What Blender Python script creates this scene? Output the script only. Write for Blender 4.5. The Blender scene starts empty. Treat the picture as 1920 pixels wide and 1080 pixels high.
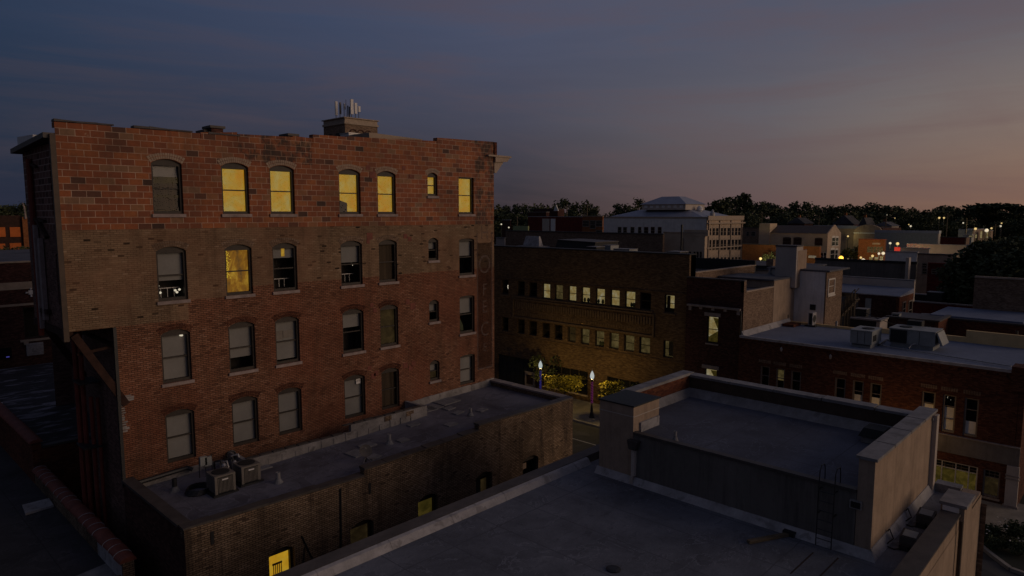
import bpy, math, random
from mathutils import Vector, noise
R = math.radians
rnd = random.Random(7)
sc = bpy.context.scene
COL = sc.collection

# ------------------------------------------------------------------ camera geometry
F = 1280.0; PITCH = math.atan(138 / 1280.0); AZ = R(43.7); H = 18.6
FW = Vector((math.cos(AZ) * math.cos(PITCH), math.sin(AZ) * math.cos(PITCH), -math.sin(PITCH)))
RT = Vector((math.sin(AZ), -math.cos(AZ), 0)); UP = RT.cross(FW)
def at(px, py, x=None, y=None, z=None):
    """a measured point of the photograph on a known plane, in metres"""
    d = FW * F + RT * (px - 960) - UP * (py - 540)
    t = x / d.x if x is not None else y / d.y if y is not None else (z - H) / d.z
    return Vector((0, 0, H)) + d * t

# ------------------------------------------------------------------ materials
def new_mat(name):
    m = bpy.data.materials.new(name); m.use_nodes = True
    nt = m.node_tree; nt.nodes.clear()
    return m, nt
class N:
    def __init__(s, nt): s.nt = nt
    def node(s, t, **k):
        n = s.nt.nodes.new(t)
        for a, b in k.items(): setattr(n, a, b)
        return n
    def link(s, a, b): s.nt.links.new(a, b)
    def put(s, sock, v):
        if isinstance(v, bpy.types.NodeSocket): s.link(v, sock)
        else: sock.default_value = v
    def math(s, op, a, b=0.0, c=None, clamp=False):
        n = s.node('ShaderNodeMath', operation=op, use_clamp=clamp)
        s.put(n.inputs[0], a); s.put(n.inputs[1], b)
        if c is not None: s.put(n.inputs[2], c)
        return n.outputs[0]
    def mix(s, f, a, b, mode='MIX'):
        n = s.node('ShaderNodeMix', data_type='RGBA', blend_type=mode)
        s.put(n.inputs[0], f); s.put(n.inputs[6], c4(a)); s.put(n.inputs[7], c4(b))
        return n.outputs[2]
    def ramp(s, f, stops, interp='LINEAR'):
        n = s.node('ShaderNodeValToRGB'); r = n.color_ramp; r.interpolation = interp
        while len(r.elements) < len(stops): r.elements.new(.5)
        for e, (p, c) in zip(r.elements, stops): e.position = p; e.color = c4(c)
        s.put(n.inputs[0], f); return n.outputs[0]
    def noise(s, vec, scale, detail=4, rough=.55, dist=0.):
        n = s.node('ShaderNodeTexNoise'); n.inputs['Scale'].default_value = scale
        n.inputs['Detail'].default_value = detail; n.inputs['Roughness'].default_value = rough
        n.inputs['Distortion'].default_value = dist
        if vec is not None: s.link(vec, n.inputs['Vector'])
        return n.outputs[0]
    def pos(s): return s.node('ShaderNodeNewGeometry').outputs['Position']
    def sep(s, v):
        n = s.node('ShaderNodeSeparateXYZ'); s.link(v, n.inputs[0]); return n.outputs
    def comb(s, x, y, z=0.):
        n = s.node('ShaderNodeCombineXYZ'); s.put(n.inputs[0], x); s.put(n.inputs[1], y); s.put(n.inputs[2], z); return n.outputs[0]
    def scale(s, v, k):
        n = s.node('ShaderNodeVectorMath', operation='MULTIPLY'); s.link(v, n.inputs[0]); n.inputs[1].default_value = k; return n.outputs[0]
    def out(s, col, rough=.85, spec=.3, bump=None, metal=0., bstr=.3, bdist=.02, emit=None, estr=0.):
        b = s.node('ShaderNodeBsdfPrincipled')
        s.put(b.inputs['Base Color'], c4(col)); s.put(b.inputs['Roughness'], rough)
        b.inputs['Specular IOR Level'].default_value = spec; b.inputs['Metallic'].default_value = metal
        if emit is not None:
            s.put(b.inputs['Emission Color'], c4(emit)); s.put(b.inputs['Emission Strength'], estr)
        if bump is not None:
            n = s.node('ShaderNodeBump'); n.inputs['Strength'].default_value = bstr; n.inputs['Distance'].default_value = bdist
            s.link(bump, n.inputs['Height']); s.link(n.outputs[0], b.inputs['Normal'])
        o = s.node('ShaderNodeOutputMaterial'); s.link(b.outputs[0], o.inputs[0]); return b
def c4(c):
    if isinstance(c, bpy.types.NodeSocket): return c
    if isinstance(c, (int, float)): c = (c, c, c)
    return tuple(c) + (1.0,) if len(c) == 3 else tuple(c)
def wall_uv(n):
    g = n.node('ShaderNodeNewGeometry'); p = n.sep(g.outputs['Position']); nn = n.sep(g.outputs['True Normal'])
    ax = n.math('GREATER_THAN', n.math('ABSOLUTE', nn[0]), .6)
    flat = n.math('GREATER_THAN', n.math('ABSOLUTE', nn[2]), .7)
    u = n.math('ADD', n.math('MULTIPLY', p[1], ax), n.math('MULTIPLY', p[0], n.math('SUBTRACT', 1., ax)))
    v = n.math('ADD', n.math('MULTIPLY', p[1], flat), n.math('MULTIPLY', p[2], n.math('SUBTRACT', 1., flat)))
    return u, v, g.outputs['Position'], p
def bricks(n, u, v, length, course, joint):
    """per-brick random value (0..1), mortar mask"""
    row = n.math('FLOOR', n.math('DIVIDE', v, course))
    off = n.math('MULTIPLY', n.math('MODULO', n.math('ABSOLUTE', row), 2.), .5)
    uu = n.math('ADD', n.math('DIVIDE', u, length), off)
    cell = n.math('FLOOR', uu)
    w = n.node('ShaderNodeTexWhiteNoise', noise_dimensions='2D'); n.link(n.comb(cell, row), w.inputs['Vector'])
    fu = n.math('MULTIPLY', n.math('FRACT', uu), length); fv = n.math('MULTIPLY', n.math('FRACT', n.math('DIVIDE', v, course)), course)
    m = n.math('MAXIMUM', n.math('LESS_THAN', fu, joint), n.math('LESS_THAN', fv, joint))
    return w.outputs['Value'], m
def brick_mat(name, stops, mortar, length=.215, course=.075, joint=.012, blotch=.5, dark=None, bscale=.35, streak=0.):
    m, nt = new_mat(name); n = N(nt)
    u, v, P, p = wall_uv(n)
    r, mk = bricks(n, u, v, length, course, joint)
    col = n.ramp(r, stops)
    col = n.mix(mk, col, mortar)
    b = n.noise(P, bscale, 6, .65)
    f = n.ramp(b, [(.3, 1 - blotch), (.7, 1 + 0 * blotch)])
    col = n.mix(1., col, f, 'MULTIPLY')
    f2 = n.ramp(n.noise(P, 2.3, 5, .7), [(.3, .72), (.75, 1.)])
    col = n.mix(1., col, f2, 'MULTIPLY')
    if streak:
        s = n.noise(n.comb(n.math('MULTIPLY', u, 1.6), n.math('MULTIPLY', v, .18)), 1., 5, .7)
        col = n.mix(n.ramp(s, [(.52, 0.), (.7, streak)]), col, dark or (.03, .022, .018))
    n.out(col, .9, .2, n.math('SUBTRACT', 1., mk), bstr=.5, bdist=.008)
    return m
def plain(name, col, var=.25, scale=1.2, rough=.85, spec=.25, metal=0., stretch=None, bump=.15, spots=None, drip=0.):
    m, nt = new_mat(name); n = N(nt)
    P = n.pos()
    if stretch: P = n.scale(P, stretch)
    a = n.noise(P, scale, 6, .65)
    b = n.noise(P, scale * 9, 4, .7)
    lo = tuple(c * (1 - var) for c in col); hi = tuple(min(1, c * (1 + var * .7)) for c in col)
    cc = n.ramp(a, [(.3, lo), (.7, hi)])
    cc = n.mix(1., cc, n.ramp(b, [(.25, 1 - var * .6), (.7, 1.)]), 'MULTIPLY')
    if spots:
        sp = n.noise(P, spots[1], 5, .6, .6)
        cc = n.mix(n.ramp(sp, [(spots[2], 0.), (spots[2] + .08, spots[3])]), cc, spots[0])
    if drip:
        d = n.noise(n.scale(n.pos(), (2.2, 2.2, .16)), 1.4, 6, .75)
        cc = n.mix(n.ramp(d, [(.48, 0.), (.72, drip)]), cc, tuple(c * .35 for c in col))
    n.out(cc, rough, spec, b, metal, bstr=bump, bdist=.02)
    return m
def emis(name, col, strength, var=0., scale=2., base=(.05, .04, .02)):
    m, nt = new_mat(name); n = N(nt)
    c = col
    if var:
        f = n.noise(n.pos(), scale, 4, .6)
        c = n.ramp(f, [(.3, tuple(x * (1 - var) for x in col)), (.7, tuple(x * (1 + var * .5) for x in col))])
    n.out(base, .8, .2, emit=c, estr=strength)
    return m
def roofing(name, col, dark, warm=(0, 0, 0), seams=1.0, dirs=0, patch=.5):
    """membrane / tar roofing with seams, ponding stains and scuffs"""
    m, nt = new_mat(name); n = N(nt)
    P = n.pos(); p = n.sep(P)
    a = n.noise(P, .35, 7, .68, .4)
    cc = n.ramp(a, [(.3, dark), (.62, col)])
    b = n.noise(n.scale(P, (1, 2.2, 1)), 1.7, 7, .75, .8)
    cc = n.mix(n.ramp(b, [(.56, 0.), (.68, patch)]), cc, dark)
    fine = n.noise(P, 22, 3, .7)
    cc = n.mix(1., cc, n.ramp(fine, [(.3, .78), (.7, 1.05)]), 'MULTIPLY')
    ax = p[dirs]
    wob = n.math('MULTIPLY', n.noise(P, 1.2, 2), .05)
    fr = n.math('FRACT', n.math('DIVIDE', n.math('ADD', ax, wob), 1.83))
    sm = n.math('LESS_THAN', fr, .022)
    fr2 = n.math('FRACT', n.math('DIVIDE', n.math('ADD', p[1 - dirs], n.math('MULTIPLY', wob, 1.5)), 7.3))
    sm = n.math('MAXIMUM', sm, n.math('LESS_THAN', fr2, .006))
    pud = n.noise(n.scale(P, (.55, .8, 1)), 1., 5, .6, 1.2)
    ring = n.math('MULTIPLY', n.math('GREATER_THAN', pud, .575), n.math('LESS_THAN', pud, .59))
    cc = n.mix(n.math('MULTIPLY', n.math('GREATER_THAN', pud, .58), .35), cc, dark)
    cc = n.mix(n.math('MULTIPLY', ring, .4), cc, tuple(min(1, c * 1.5) for c in col))
    cc = n.mix(n.math('MULTIPLY', sm, .75 * seams), cc, dark)
    n.out(cc, .8, .25, n.math('ADD', fine, n.math('MULTIPLY', sm, 1.)), bstr=.25, bdist=.01)
    return m

M = {}
def mk_main_wall():
    """old party wall: whitewashed tan brick over bare red brick, soot and repair stains"""
    m, nt = new_mat('old_brick'); n = N(nt)
    u, v, P, p = wall_uv(n)
    r, mk = bricks(n, u, v, .215, .076, .019)
    red = n.ramp(r, [(0, (.11, .05, .031)), (.12, (.21, .098, .058)), (.7, (.265, .125, .073)), (1, (.32, .17, .11))])
    tan = n.ramp(r, [(0, (.03, .02, .013)), (.018, (.03, .02, .013)), (.03, (.225, .145, .088)), (.6, (.26, .17, .105)), (.96, (.29, .195, .12)), (1, (.38, .27, .18))])
    thr = n.math('ADD', 14.43, n.math('MULTIPLY', n.math('GREATER_THAN', p[0], 10.6), .77))
    thr = n.math('ADD', thr, n.math('MULTIPLY', n.math('GREATER_THAN', p[0], 13.0), .36))
    thr = n.math('ADD', thr, n.math('MULTIPLY', n.math('SUBTRACT', n.noise(P, 6., 3), .5), .12))
    isT = n.math('GREATER_THAN', p[2], thr)
    # flaked edge of the paint, rust-red bleed near the lower left
    redm = n.mix(mk, red, (.055, .03, .02))
    tanm = n.mix(n.math('MULTIPLY', mk, n.ramp(n.noise(n.scale(P, (.7, .7, 1.6)), 1.3, 4, .7), [(.35, .25), (.6, .95)])), tan, (.085, .056, .034))
    stain = n.ramp(n.noise(n.scale(P, (1, 1, .7)), .28, 6, .6), [(.42, 0.), (.6, .55)])
    redm = n.mix(stain, redm, n.mix(mk, (.25, .082, .045), (.07, .03, .02)))
    pinkish = n.ramp(n.noise(P, .33, 5, .6), [(.45, 0.), (.62, .5)])
    tanm = n.mix(pinkish, tanm, (.24, .125, .075))
    dk = n.ramp(n.noise(n.comb(n.math('MULTIPLY', u, .8), n.math('MULTIPLY', v, 9.)), 1., 3, .6), [(.62, 0.), (.7, .75)])
    tanm = n.mix(n.math('MULTIPLY', n.math('MULTIPLY', dk, .6), n.math('GREATER_THAN', r, .6)), tanm, (.03, .02, .014))
    col = n.mix(isT, redm, tanm)
    drip = n.noise(n.comb(n.math('MULTIPLY', u, 1.5), n.math('MULTIPLY', v, .16)), 1., 6, .75)
    col = n.mix(n.ramp(drip, [(.5, 0.), (.72, .55)]), col, (.06, .035, .022))
    soot = n.ramp(n.noise(P, .55, 6, .7), [(.28, .58), (.62, 1.)])
    col = n.mix(1., col, soot, 'MULTIPLY')
    n.out(col, .92, .2, n.math('SUBTRACT', 1., mk), bstr=.6, bdist=.01)
    return m
def mk_terracotta():
    m, nt = new_mat('terracotta_block'); n = N(nt)
    u, v, P, p = wall_uv(n)
    r, mk = bricks(n, u, v, .47, .237, .021)
    col = n.ramp(r, [(0, (.05, .02, .013)), (.02, (.11, .04, .022)), (.07, (.22, .066, .028)), (.45, (.29, .078, .025)), (.8, (.34, .105, .03)), (.95, (.28, .13, .06)), (1, (.25, .14, .08))])
    chip = n.ramp(n.noise(P, 3.1, 5, .7), [(.66, 0.), (.72, .7)])
    col = n.mix(chip, col, (.4, .26, .17))
    gr = n.ramp(n.noise(P, 7, 4, .75), [(.3, .7), (.7, 1.05)])
    col = n.mix(1., col, gr, 'MULTIPLY')
    col = n.mix(n.math('MULTIPLY', mk, n.ramp(n.noise(P, 1.1, 5, .7), [(.35, .45), (.6, .95)])), col, (.52, .37, .27))
    big = n.ramp(n.noise(P, .45, 6, .65), [(.35, .62), (.62, 1.04)])
    col = n.mix(1., col, big, 'MULTIPLY')
    drip = n.noise(n.comb(n.math('MULTIPLY', u, 1.4), n.math('MULTIPLY', v, .2)), 1., 6, .75)
    col = n.mix(n.ramp(drip, [(.53, 0.), (.74, .5)]), col, (.08, .036, .022))
    # soot under the broken coping between x 13 and 16.5, a second run at the corner
    sx = n.math('MULTIPLY', n.math('GREATER_THAN', p[0], 12.9), n.math('LESS_THAN', p[0], 16.3))
    sx = n.math('MULTIPLY', sx, n.math('GREATER_THAN', p[2], 20.8))
    s2 = n.math('MULTIPLY', n.math('GREATER_THAN', p[0], 26.3), n.math('GREATER_THAN', p[2], 18.))
    sx = n.math('MAXIMUM', sx, s2)
    so = n.ramp(n.noise(n.scale(P, (1.3, 1.3, .9)), 1.6, 5, .75), [(.44, 0.), (.58, .9)])
    col = n.mix(n.math('MULTIPLY', n.math('MULTIPLY', sx, so), n.math('SUBTRACT', 1., n.math('MULTIPLY', mk, .7))), col, (.025, .014, .01))
    n.out(col, .7, .35, n.math('SUBTRACT', 1., mk), bstr=.6, bdist=.012)
    return m
M['bayblock'] = brick_mat('bay_block', [(0, (.1, .05, .04)), (.5, (.18, .085, .065)), (1, (.26, .14, .11))], (.5, .36, .3), .47, .237, .03, .3)
M['old'] = mk_main_wall(); M['terra'] = mk_terracotta()
M['lowbrick'] = brick_mat('olive_brick', [(0, (.12, .08, .055)), (.04, (.27, .18, .115)), (.07, (.29, .195, .125)), (.6, (.38, .265, .175)), (1, (.45, .32, .22))], (.07, .048, .034), .215, .076, .022, .65, bscale=.42, streak=.85)
M['redbrick'] = brick_mat('red_brick', [(0, (.10, .03, .018)), (.5, (.17, .05, .026)), (1, (.24, .085, .04))], (.11, .055, .036), blotch=.35)
M['rightbrick'] = brick_mat('orange_red_brick', [(0, (.075, .026, .017)), (.5, (.13, .045, .026)), (1, (.19, .075, .042))], (.07, .036, .026), blotch=.35)
M['yellowbrick'] = brick_mat('buff_brick', [(0, (.10, .06, .034)), (.5, (.16, .1, .054)), (1, (.24, .155, .085))], (.1, .066, .042), .3, .075, blotch=.35)
M['purplebrick'] = brick_mat('dark_brick', [(0, (.055, .022, .018)), (.5, (.095, .038, .03)), (1, (.15, .065, .05))], (.07, .04, .034), blotch=.4)
M['bayb'] = brick_mat('worn_bay_brick', [(0, (.1, .05, .04)), (.5, (.17, .09, .07)), (1, (.26, .15, .12))], (.2, .13, .11), joint=.018, blotch=.4)
M['tanbrick'] = brick_mat('tan_brick', [(0, (.17, .11, .075)), (.5, (.26, .175, .12)), (1, (.36, .25, .175))], (.2, .14, .1), blotch=.3)
M['palebrick'] = brick_mat('pale_brick', [(0, (.48, .35, .25)), (.5, (.6, .45, .33)), (1, (.68, .53, .4))], (.5, .38, .28), blotch=.3)
M['crimson'] = brick_mat('crimson_brick', [(0, (.12, .02, .016)), (.5, (.17, .028, .02)), (1, (.22, .04, .03))], (.1, .03, .025), blotch=.35)
M['orangebrick'] = brick_mat('orange_brick', [(0, (.25, .085, .03)), (.5, (.33, .12, .042)), (1, (.4, .16, .065))], (.2, .1, .05), blotch=.3)
M['stucco'] = plain('tan_stucco', (.36, .27, .2), .22, 1.1, .95, .1, bump=.35, drip=.5)
M['stucco_pale'] = plain('pale_grey_stucco', (.7, .66, .62), .14, .6, .95, .1, drip=.4)
M['stucco_dark'] = plain('brown_stucco', (.16, .145, .132), .2, .6, .95, .1, drip=.65)
M['lampyellow'] = plain('lamp_yellow_brick', (.72, .5, .24), .15, 1., .9, .1)  # pale yellow, brightened: lamp glow on the rear parapet put into its colour
M['stucco_g'] = plain('grey_stucco', (.46, .4, .35), .15, .6, .95, .1)
M['capmetal'] = plain('grey_metal_coping', (.23, .22, .22), .35, 1.7, .65, .35, spots=((.09, .08, .075), 1.3, .57, .6))
M['dullcap'] = plain('dull_brown_coping', (.12, .105, .095), .3, 1.5, .7, .3)
M['slabgrey'] = plain('grey_slab', (.21, .205, .21), .35, 3.)
M['blindw'] = plain('white_roller_blind', (.82, .78, .7), .12, 1.6, .95, .05)
M['stucco_l'] = plain('light_tan_stucco', (.5, .39, .28), .2, .4, .95, .1)
M['darkcap'] = plain('dark_metal_coping', (.07, .06, .055), .35, 2., .6, .4)
M['tancap'] = plain('tan_stone', (.38, .3, .23), .2, 2.2)
M['stone'] = plain('grey_stone', (.3, .255, .23), .3, 2.5)
M['sillstone'] = plain('sill_stone', (.31, .25, .235), .3, 4.)
M['lensglass'] = plain('dull_lens', (.1, .1, .11), .3, 3., .3, .4)
M['white'] = plain('white_paint', (.68, .66, .64), .15, 2.)
M['flash'] = plain('pale_flashing', (.37, .355, .36), .3, 1.6, spots=((.16, .15, .15), 2.2, .56, .6))
M['curb'] = plain('weathered_parging', (.29, .27, .26), .4, 1.3, spots=((.1, .09, .085), 1.9, .55, .7))
M['nearroof'] = roofing('grey_membrane', (.178, .187, .217), (.078, .082, .098), patch=.85)
M['boxroof'] = roofing('blue_grey_membrane', (.11, .118, .155), (.06, .062, .08), dirs=1)
M['lowroof'] = roofing('old_silver_roof', (.18, .175, .205), (.065, .06, .07), patch=.9, seams=.4)
M['rightroof'] = roofing('pale_blue_membrane', (.19, .22, .3), (.14, .165, .235), dirs=1, patch=.3, seams=.6)
M['tar'] = roofing('tar_roof', (.065, .062, .068), (.028, .027, .029), patch=.7)
M['greyroof'] = roofing('dull_grey_roof', (.12, .12, .135), (.06, .06, .066), patch=.6)
M['metalroof'] = plain('pale_metal_roof', (.25, .27, .34), .15, .5, .5, .5, stretch=(1, 1, 1))
M['peeling'] = plain('peeling_tar', (.04, .038, .042), .4, 1., spots=((.2, .19, .22), .55, .53, .85), stretch=(1, 3.2, 1))
M['frame'] = plain('dark_brown_frame', (.034, .025, .02), .3, 6., .6, .4)
M['framegrey'] = plain('taupe_frame', (.2, .165, .14), .2, 6., .6, .4)
M['framewhite'] = plain('white_frame', (.6, .56, .5), .15, 5., .6, .4)
M['blind'] = plain('roller_blind', (.22, .215, .205), .12, 1.6, .95, .05)
M['interior'] = plain('dark_interior', (.03, .026, .022), .3, 2.)
M['curtain'] = plain('brown_curtain', (.06, .042, .026), .7, 1.2, stretch=(6, 6, .08))
M['rust'] = plain('rusted_steel', (.05, .024, .018), .5, 3., .85, .3, .2)
M['redpipe'] = plain('red_painted_pipe', (.2, .045, .028), .4, 2., .7, .3)
M['iron'] = plain('black_iron', (.02, .02, .022), .3, 4., .5, .5)
M['downspout'] = plain('brown_downspout', (.07, .046, .032), .3, 3., .6, .4)
M['galv'] = plain('galvanised_steel', (.36, .35, .35), .25, 4., .45, .5, .5)
M['acbeige'] = plain('beige_sheet_metal', (.17, .15, .13), .2, 3., .55, .4)
M['acgrey'] = plain('grey_sheet_metal', (.26, .275, .27), .2, 2., .55, .4)
M['acdark'] = plain('dark_grille', (.025, .026, .026), .4, 20., .7, .3)
M['terracope'] = plain('clay_coping_tile', (.2, .062, .042), .35, 2.5, .7, .3)
M['asphalt'] = plain('asphalt', (.06, .058, .056), .3, .8, .9, .25, spots=((.11, .105, .1), .3, .6, .5))
M['pave'] = plain('concrete_pavement', (.26, .235, .2), .3, 1.2, spots=((.15, .13, .11), 1.2, .6, .5))
M['kerb'] = plain('concrete_kerb', (.33, .3, .26), .25, 2.)
M['paint'] = plain('road_paint', (.5, .48, .42), .35, 3.)
M['ground'] = plain('town_ground', (.05, .052, .042), .5, .03, .95, .1, spots=((.028, .036, .018), .05, .5, .8))
M['greenpaint'] = plain('pale_green_paint', (.3, .34, .16), .2, 1.)
M['archpale'] = plain('pale_arch_brick', (.36, .27, .2), .3, 4.)
M['panelbrick'] = plain('panel_brick', (.15, .1, .06), .35, 3.)
M['bandstone'] = plain('dull_band_stone', (.19, .165, .145), .25, 1., drip=.5)
M['darkseam'] = plain('rust_stained_seam', (.05, .035, .03), .3, 4.)
M['wood'] = plain('weathered_timber', (.15, .115, .075), .35, 3., stretch=(1, 1, 5))
M['bark'] = plain('bark', (.06, .045, .033), .4, 5., stretch=(2, 2, .4))
M['flower'] = plain('pale_flower', (.6, .56, .5), .2, 8.)
M['greenroof'] = plain('dark_green_cap', (.018, .024, .026), .3, 2., .6, .3)
def leaf_mat(name, lo, hi, sc=1.2):
    m, nt = new_mat(name); n = N(nt)
    f = n.noise(n.pos(), sc, 4, .7)
    n.out(n.ramp(f, [(.3, lo), (.7, hi)]), .7, .25); return m
M['leaf'] = leaf_mat('dark_leaves', (.028, .038, .018), (.07, .085, .038), .5)
M['leaf2'] = leaf_mat('olive_leaves', (.038, .046, .02), (.09, .1, .04), .5)
M['leafstreet'] = leaf_mat('yellow_green_leaves', (.12, .115, .014), (.36, .3, .035), 1.6)
M['shrub'] = leaf_mat('shrub_leaves', (.022, .034, .014), (.06, .08, .034), 3.)
def pane_mat():
    m, nt = new_mat('window_glass'); n = N(nt)
    t = n.node('ShaderNodeBsdfTransparent'); g = n.node('ShaderNodeBsdfGlossy'); g.inputs['Roughness'].default_value = .03
    lw = n.node('ShaderNodeLayerWeight'); lw.inputs[0].default_value = .25
    f = n.math('MULTIPLY_ADD', lw.outputs['Fresnel'], .14, .006)
    mx = n.node('ShaderNodeMixShader'); n.link(f, mx.inputs[0]); n.link(t.outputs[0], mx.inputs[1]); n.link(g.outputs[0], mx.inputs[2])
    o = n.node('ShaderNodeOutputMaterial'); n.link(mx.outputs[0], o.inputs[0]); return m
M['glass'] = pane_mat()
M['darkglass'] = plain('dark_window_glass', (.012, .012, .013), .3, 3., .12, .5, bump=0.)
def lit_mat(name, a, b, c, s, zs=1.):
    """a lamp-lit shade: warm and uneven, brighter patches as the lamps behind it fall"""
    m, nt = new_mat(name); n = N(nt)
    P = n.pos()
    f = n.noise(n.scale(P, (1, 1, zs)), 1.5, 5, .7, .5)
    g = n.noise(P, 6., 4, .6)
    col = n.ramp(f, [(.33, a), (.5, b), (.68, c)])
    col = n.mix(1., col, n.ramp(g, [(.3, .84), (.7, 1.03)]), 'MULTIPLY')
    n.out((.03, .024, .012), .9, .1, emit=col, estr=s); return m
M['lit'] = lit_mat('lit_shade', (.6, .26, .012), (.56, .33, .035), (.5, .39, .11), .53)
M['litorange'] = lit_mat('lit_orange_curtain', (.06, .04, .02), (.28, .12, .012), (.6, .36, .04), .6, .6)
M['litpale'] = lit_mat('lit_pale_room', (.26, .16, .04), (.36, .28, .11), (.46, .42, .29), .5)
M['litdim'] = lit_mat('dim_lit_room', (.02, .013, .006), (.045, .03, .012), (.09, .06, .022), .28)
M['litmid'] = lit_mat('half_lit_room', (.04, .032, .012), (.1, .075, .028), (.19, .14, .055), .42)
M['litgold'] = lit_mat('gold_lit_room', (.62, .28, .012), (.64, .36, .02), (.6, .4, .05), .62)
M['litolive'] = lit_mat('olive_lit_shade', (.025, .02, .004), (.06, .045, .008), (.13, .09, .018), .42)
M['bulb'] = emis('white_bulb', (1., .88, .66), .6)
M['globe'] = emis('lamp_globe', (.9, .97, 1.), 1.1)
M['orangebulb'] = emis('sodium_lamp', (1., .48, .05), 2.2)
M['warmbulb'] = emis('warm_lamp', (1., .7, .28), .65)
M['redlight'] = emis('red_light', (1., .02, .03), .35)
M['bluelight'] = emis('blue_string_light', (.12, .11, .6), .3)
M['purplelight'] = emis('purple_string_light', (.5, .06, .35), .35)
M['fairy'] = emis('yellow_string_light', (.7, .5, .04), .7)
M['orangepanel'] = plain('orange_panel', (.5, .13, .03), .25, 1.)
M['ghost'] = None
def ghost_mat(name, col, lo, hi, amt):
    """worn lettering paint: flakes away to the brick below"""
    m, nt = new_mat(name); n = N(nt)
    P = n.pos()
    u, v, P, p = wall_uv(n)
    r, mk = bricks(n, u, v, .215, .076, .013)
    f = n.ramp(n.noise(P, 3.5, 6, .75), [(lo, 0.), (hi, amt)])
    b = n.node('ShaderNodeBsdfDiffuse'); n.put(b.inputs[0], n.mix(n.math('MULTIPLY', mk, .6), col, (.04, .025, .022)))
    t = n.node('ShaderNodeBsdfTransparent'); mx = n.node('ShaderNodeMixShader')
    n.link(f, mx.inputs[0]); n.link(t.outputs[0], mx.inputs[1]); n.link(b.outputs[0], mx.inputs[2])
    o = n.node('ShaderNodeOutputMaterial'); n.link(mx.outputs[0], o.inputs[0]); return m
M['ghostbg'] = ghost_mat('ghost_sign_ground', (.1, .055, .05), .3, .65, .16)
M['ghost'] = ghost_mat('ghost_sign_letters', (.23, .17, .15), .32, .66, .42)

# ------------------------------------------------------------------ mesh builder
class MB:
    def __init__(s): s.v = []; s.f = []
    def poly(s, pts):
        i = len(s.v); s.v += [tuple(p) for p in pts]; s.f.append(tuple(range(i, i + len(pts)))); return s
    def box(s, x0, x1, y0, y1, z0, z1):
        i = len(s.v)
        s.v += [(x, y, z) for z in (z0, z1) for y in (y0, y1) for x in (x0, x1)]
        for q in ((0, 2, 3, 1), (4, 5, 7, 6), (0, 1, 5, 4), (2, 6, 7, 3), (0, 4, 6, 2), (1, 3, 7, 5)): s.f.append(tuple(i + k for k in q))
        return s
    def hexa(s, b, t):
        i = len(s.v); n = len(b); s.v += [tuple(p) for p in b] + [tuple(p) for p in t]
        s.f.append(tuple(i + k for k in reversed(range(n)))); s.f.append(tuple(i + n + k for k in range(n)))
        for k in range(n):
            j = (k + 1) % n; s.f.append((i + k, i + j, i + n + j, i + n + k))
        return s
    def bar(s, a, b, w, h=None):
        """a straight square bar between two points"""
        a = Vector(a); b = Vector(b); h = h or w; d = (b - a).normalized()
        u = d.cross(Vector((0, 0, 1)));  u = u if u.length > .01 else Vector((1, 0, 0)); u.normalize(); v = u.cross(d)
        off = [(-1, -1), (1, -1), (1, 1), (-1, 1)]
        return s.hexa([a + u * w / 2 * p + v * h / 2 * q for p, q in off], [b + u * w / 2 * p + v * h / 2 * q for p, q in off])
    def tube(s, pts, r, n=8):
        pts = [Vector(p) for p in pts]; rings = []
        rr = r if isinstance(r, (list, tuple)) else [r] * len(pts)
        for k, p in enumerate(pts):
            d = (pts[min(k + 1, len(pts) - 1)] - pts[max(k - 1, 0)]).normalized()
            u = d.cross(Vector((0, 0, 1))); u = u if u.length > .05 else Vector((1, 0, 0)); u.normalize(); v = u.cross(d)
            i = len(s.v); s.v += [tuple(p + (u * math.cos(2 * math.pi * q / n) + v * math.sin(2 * math.pi * q / n)) * rr[k]) for q in range(n)]; rings.append(i)
        for a, b in zip(rings, rings[1:]):
            for q in range(n): s.f.append((a + q, a + (q + 1) % n, b + (q + 1) % n, b + q))
        s.f.append(tuple(rings[0] + q for q in reversed(range(n)))); s.f.append(tuple(rings[-1] + q for q in range(n)))
        return s
    def lathe(s, c, prof, n=12):
        c = Vector(c); rings = []
        for r, z in prof:
            i = len(s.v); s.v += [(c.x + r * math.cos(2 * math.pi * q / n), c.y + r * math.sin(2 * math.pi * q / n), c.z + z) for q in range(n)]; rings.append(i)
        for a, b in zip(rings, rings[1:]):
            for q in range(n): s.f.append((a + q, a + (q + 1) % n, b + (q + 1) % n, b + q))
        s.f.append(tuple(rings[0] + q for q in reversed(range(n)))); s.f.append(tuple(rings[-1] + q for q in range(n)))
        return s
    def build(s, name, m, root=None, parent=None, smooth=False):
        me = bpy.data.meshes.new(name)
        L = root.location if root is not None else Vector((0, 0, 0))
        me.from_pydata([(v[0] - L.x, v[1] - L.y, v[2] - L.z) for v in s.v], [], s.f); me.update()
        o = bpy.data.objects.new(name, me); COL.objects.link(o)
        if m is not None: me.materials.append(M[m] if isinstance(m, str) else m)
        if smooth:
            for p in me.polygons: p.use_smooth = True
        par = parent or root
        if par is not None: o.parent = par
        return o
def tag(o, label=None, cat=None, group=None, kind=None):
    if label: o['label'] = label
    if cat: o['category'] = cat
    if group: o['group'] = group
    if kind: o['kind'] = kind
    return o
def thing(name, label, cat, loc=(0, 0, 0), group=None):
    o = bpy.data.objects.new(name, None); COL.objects.link(o); o.location = loc; o.empty_display_size = .3
    return tag(o, label, cat, group)
def one(mb, name, m, label, cat, loc=(0, 0, 0), group=None, smooth=False):
    """a thing that is one mesh, its origin at loc"""
    me_root = type('L', (), {'location': Vector(loc)})()
    o = mb.build(name, m, None, None, smooth)
    for v in o.data.vertices: v.co -= Vector(loc)
    o.location = loc
    return tag(o, label, cat, group)

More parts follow.
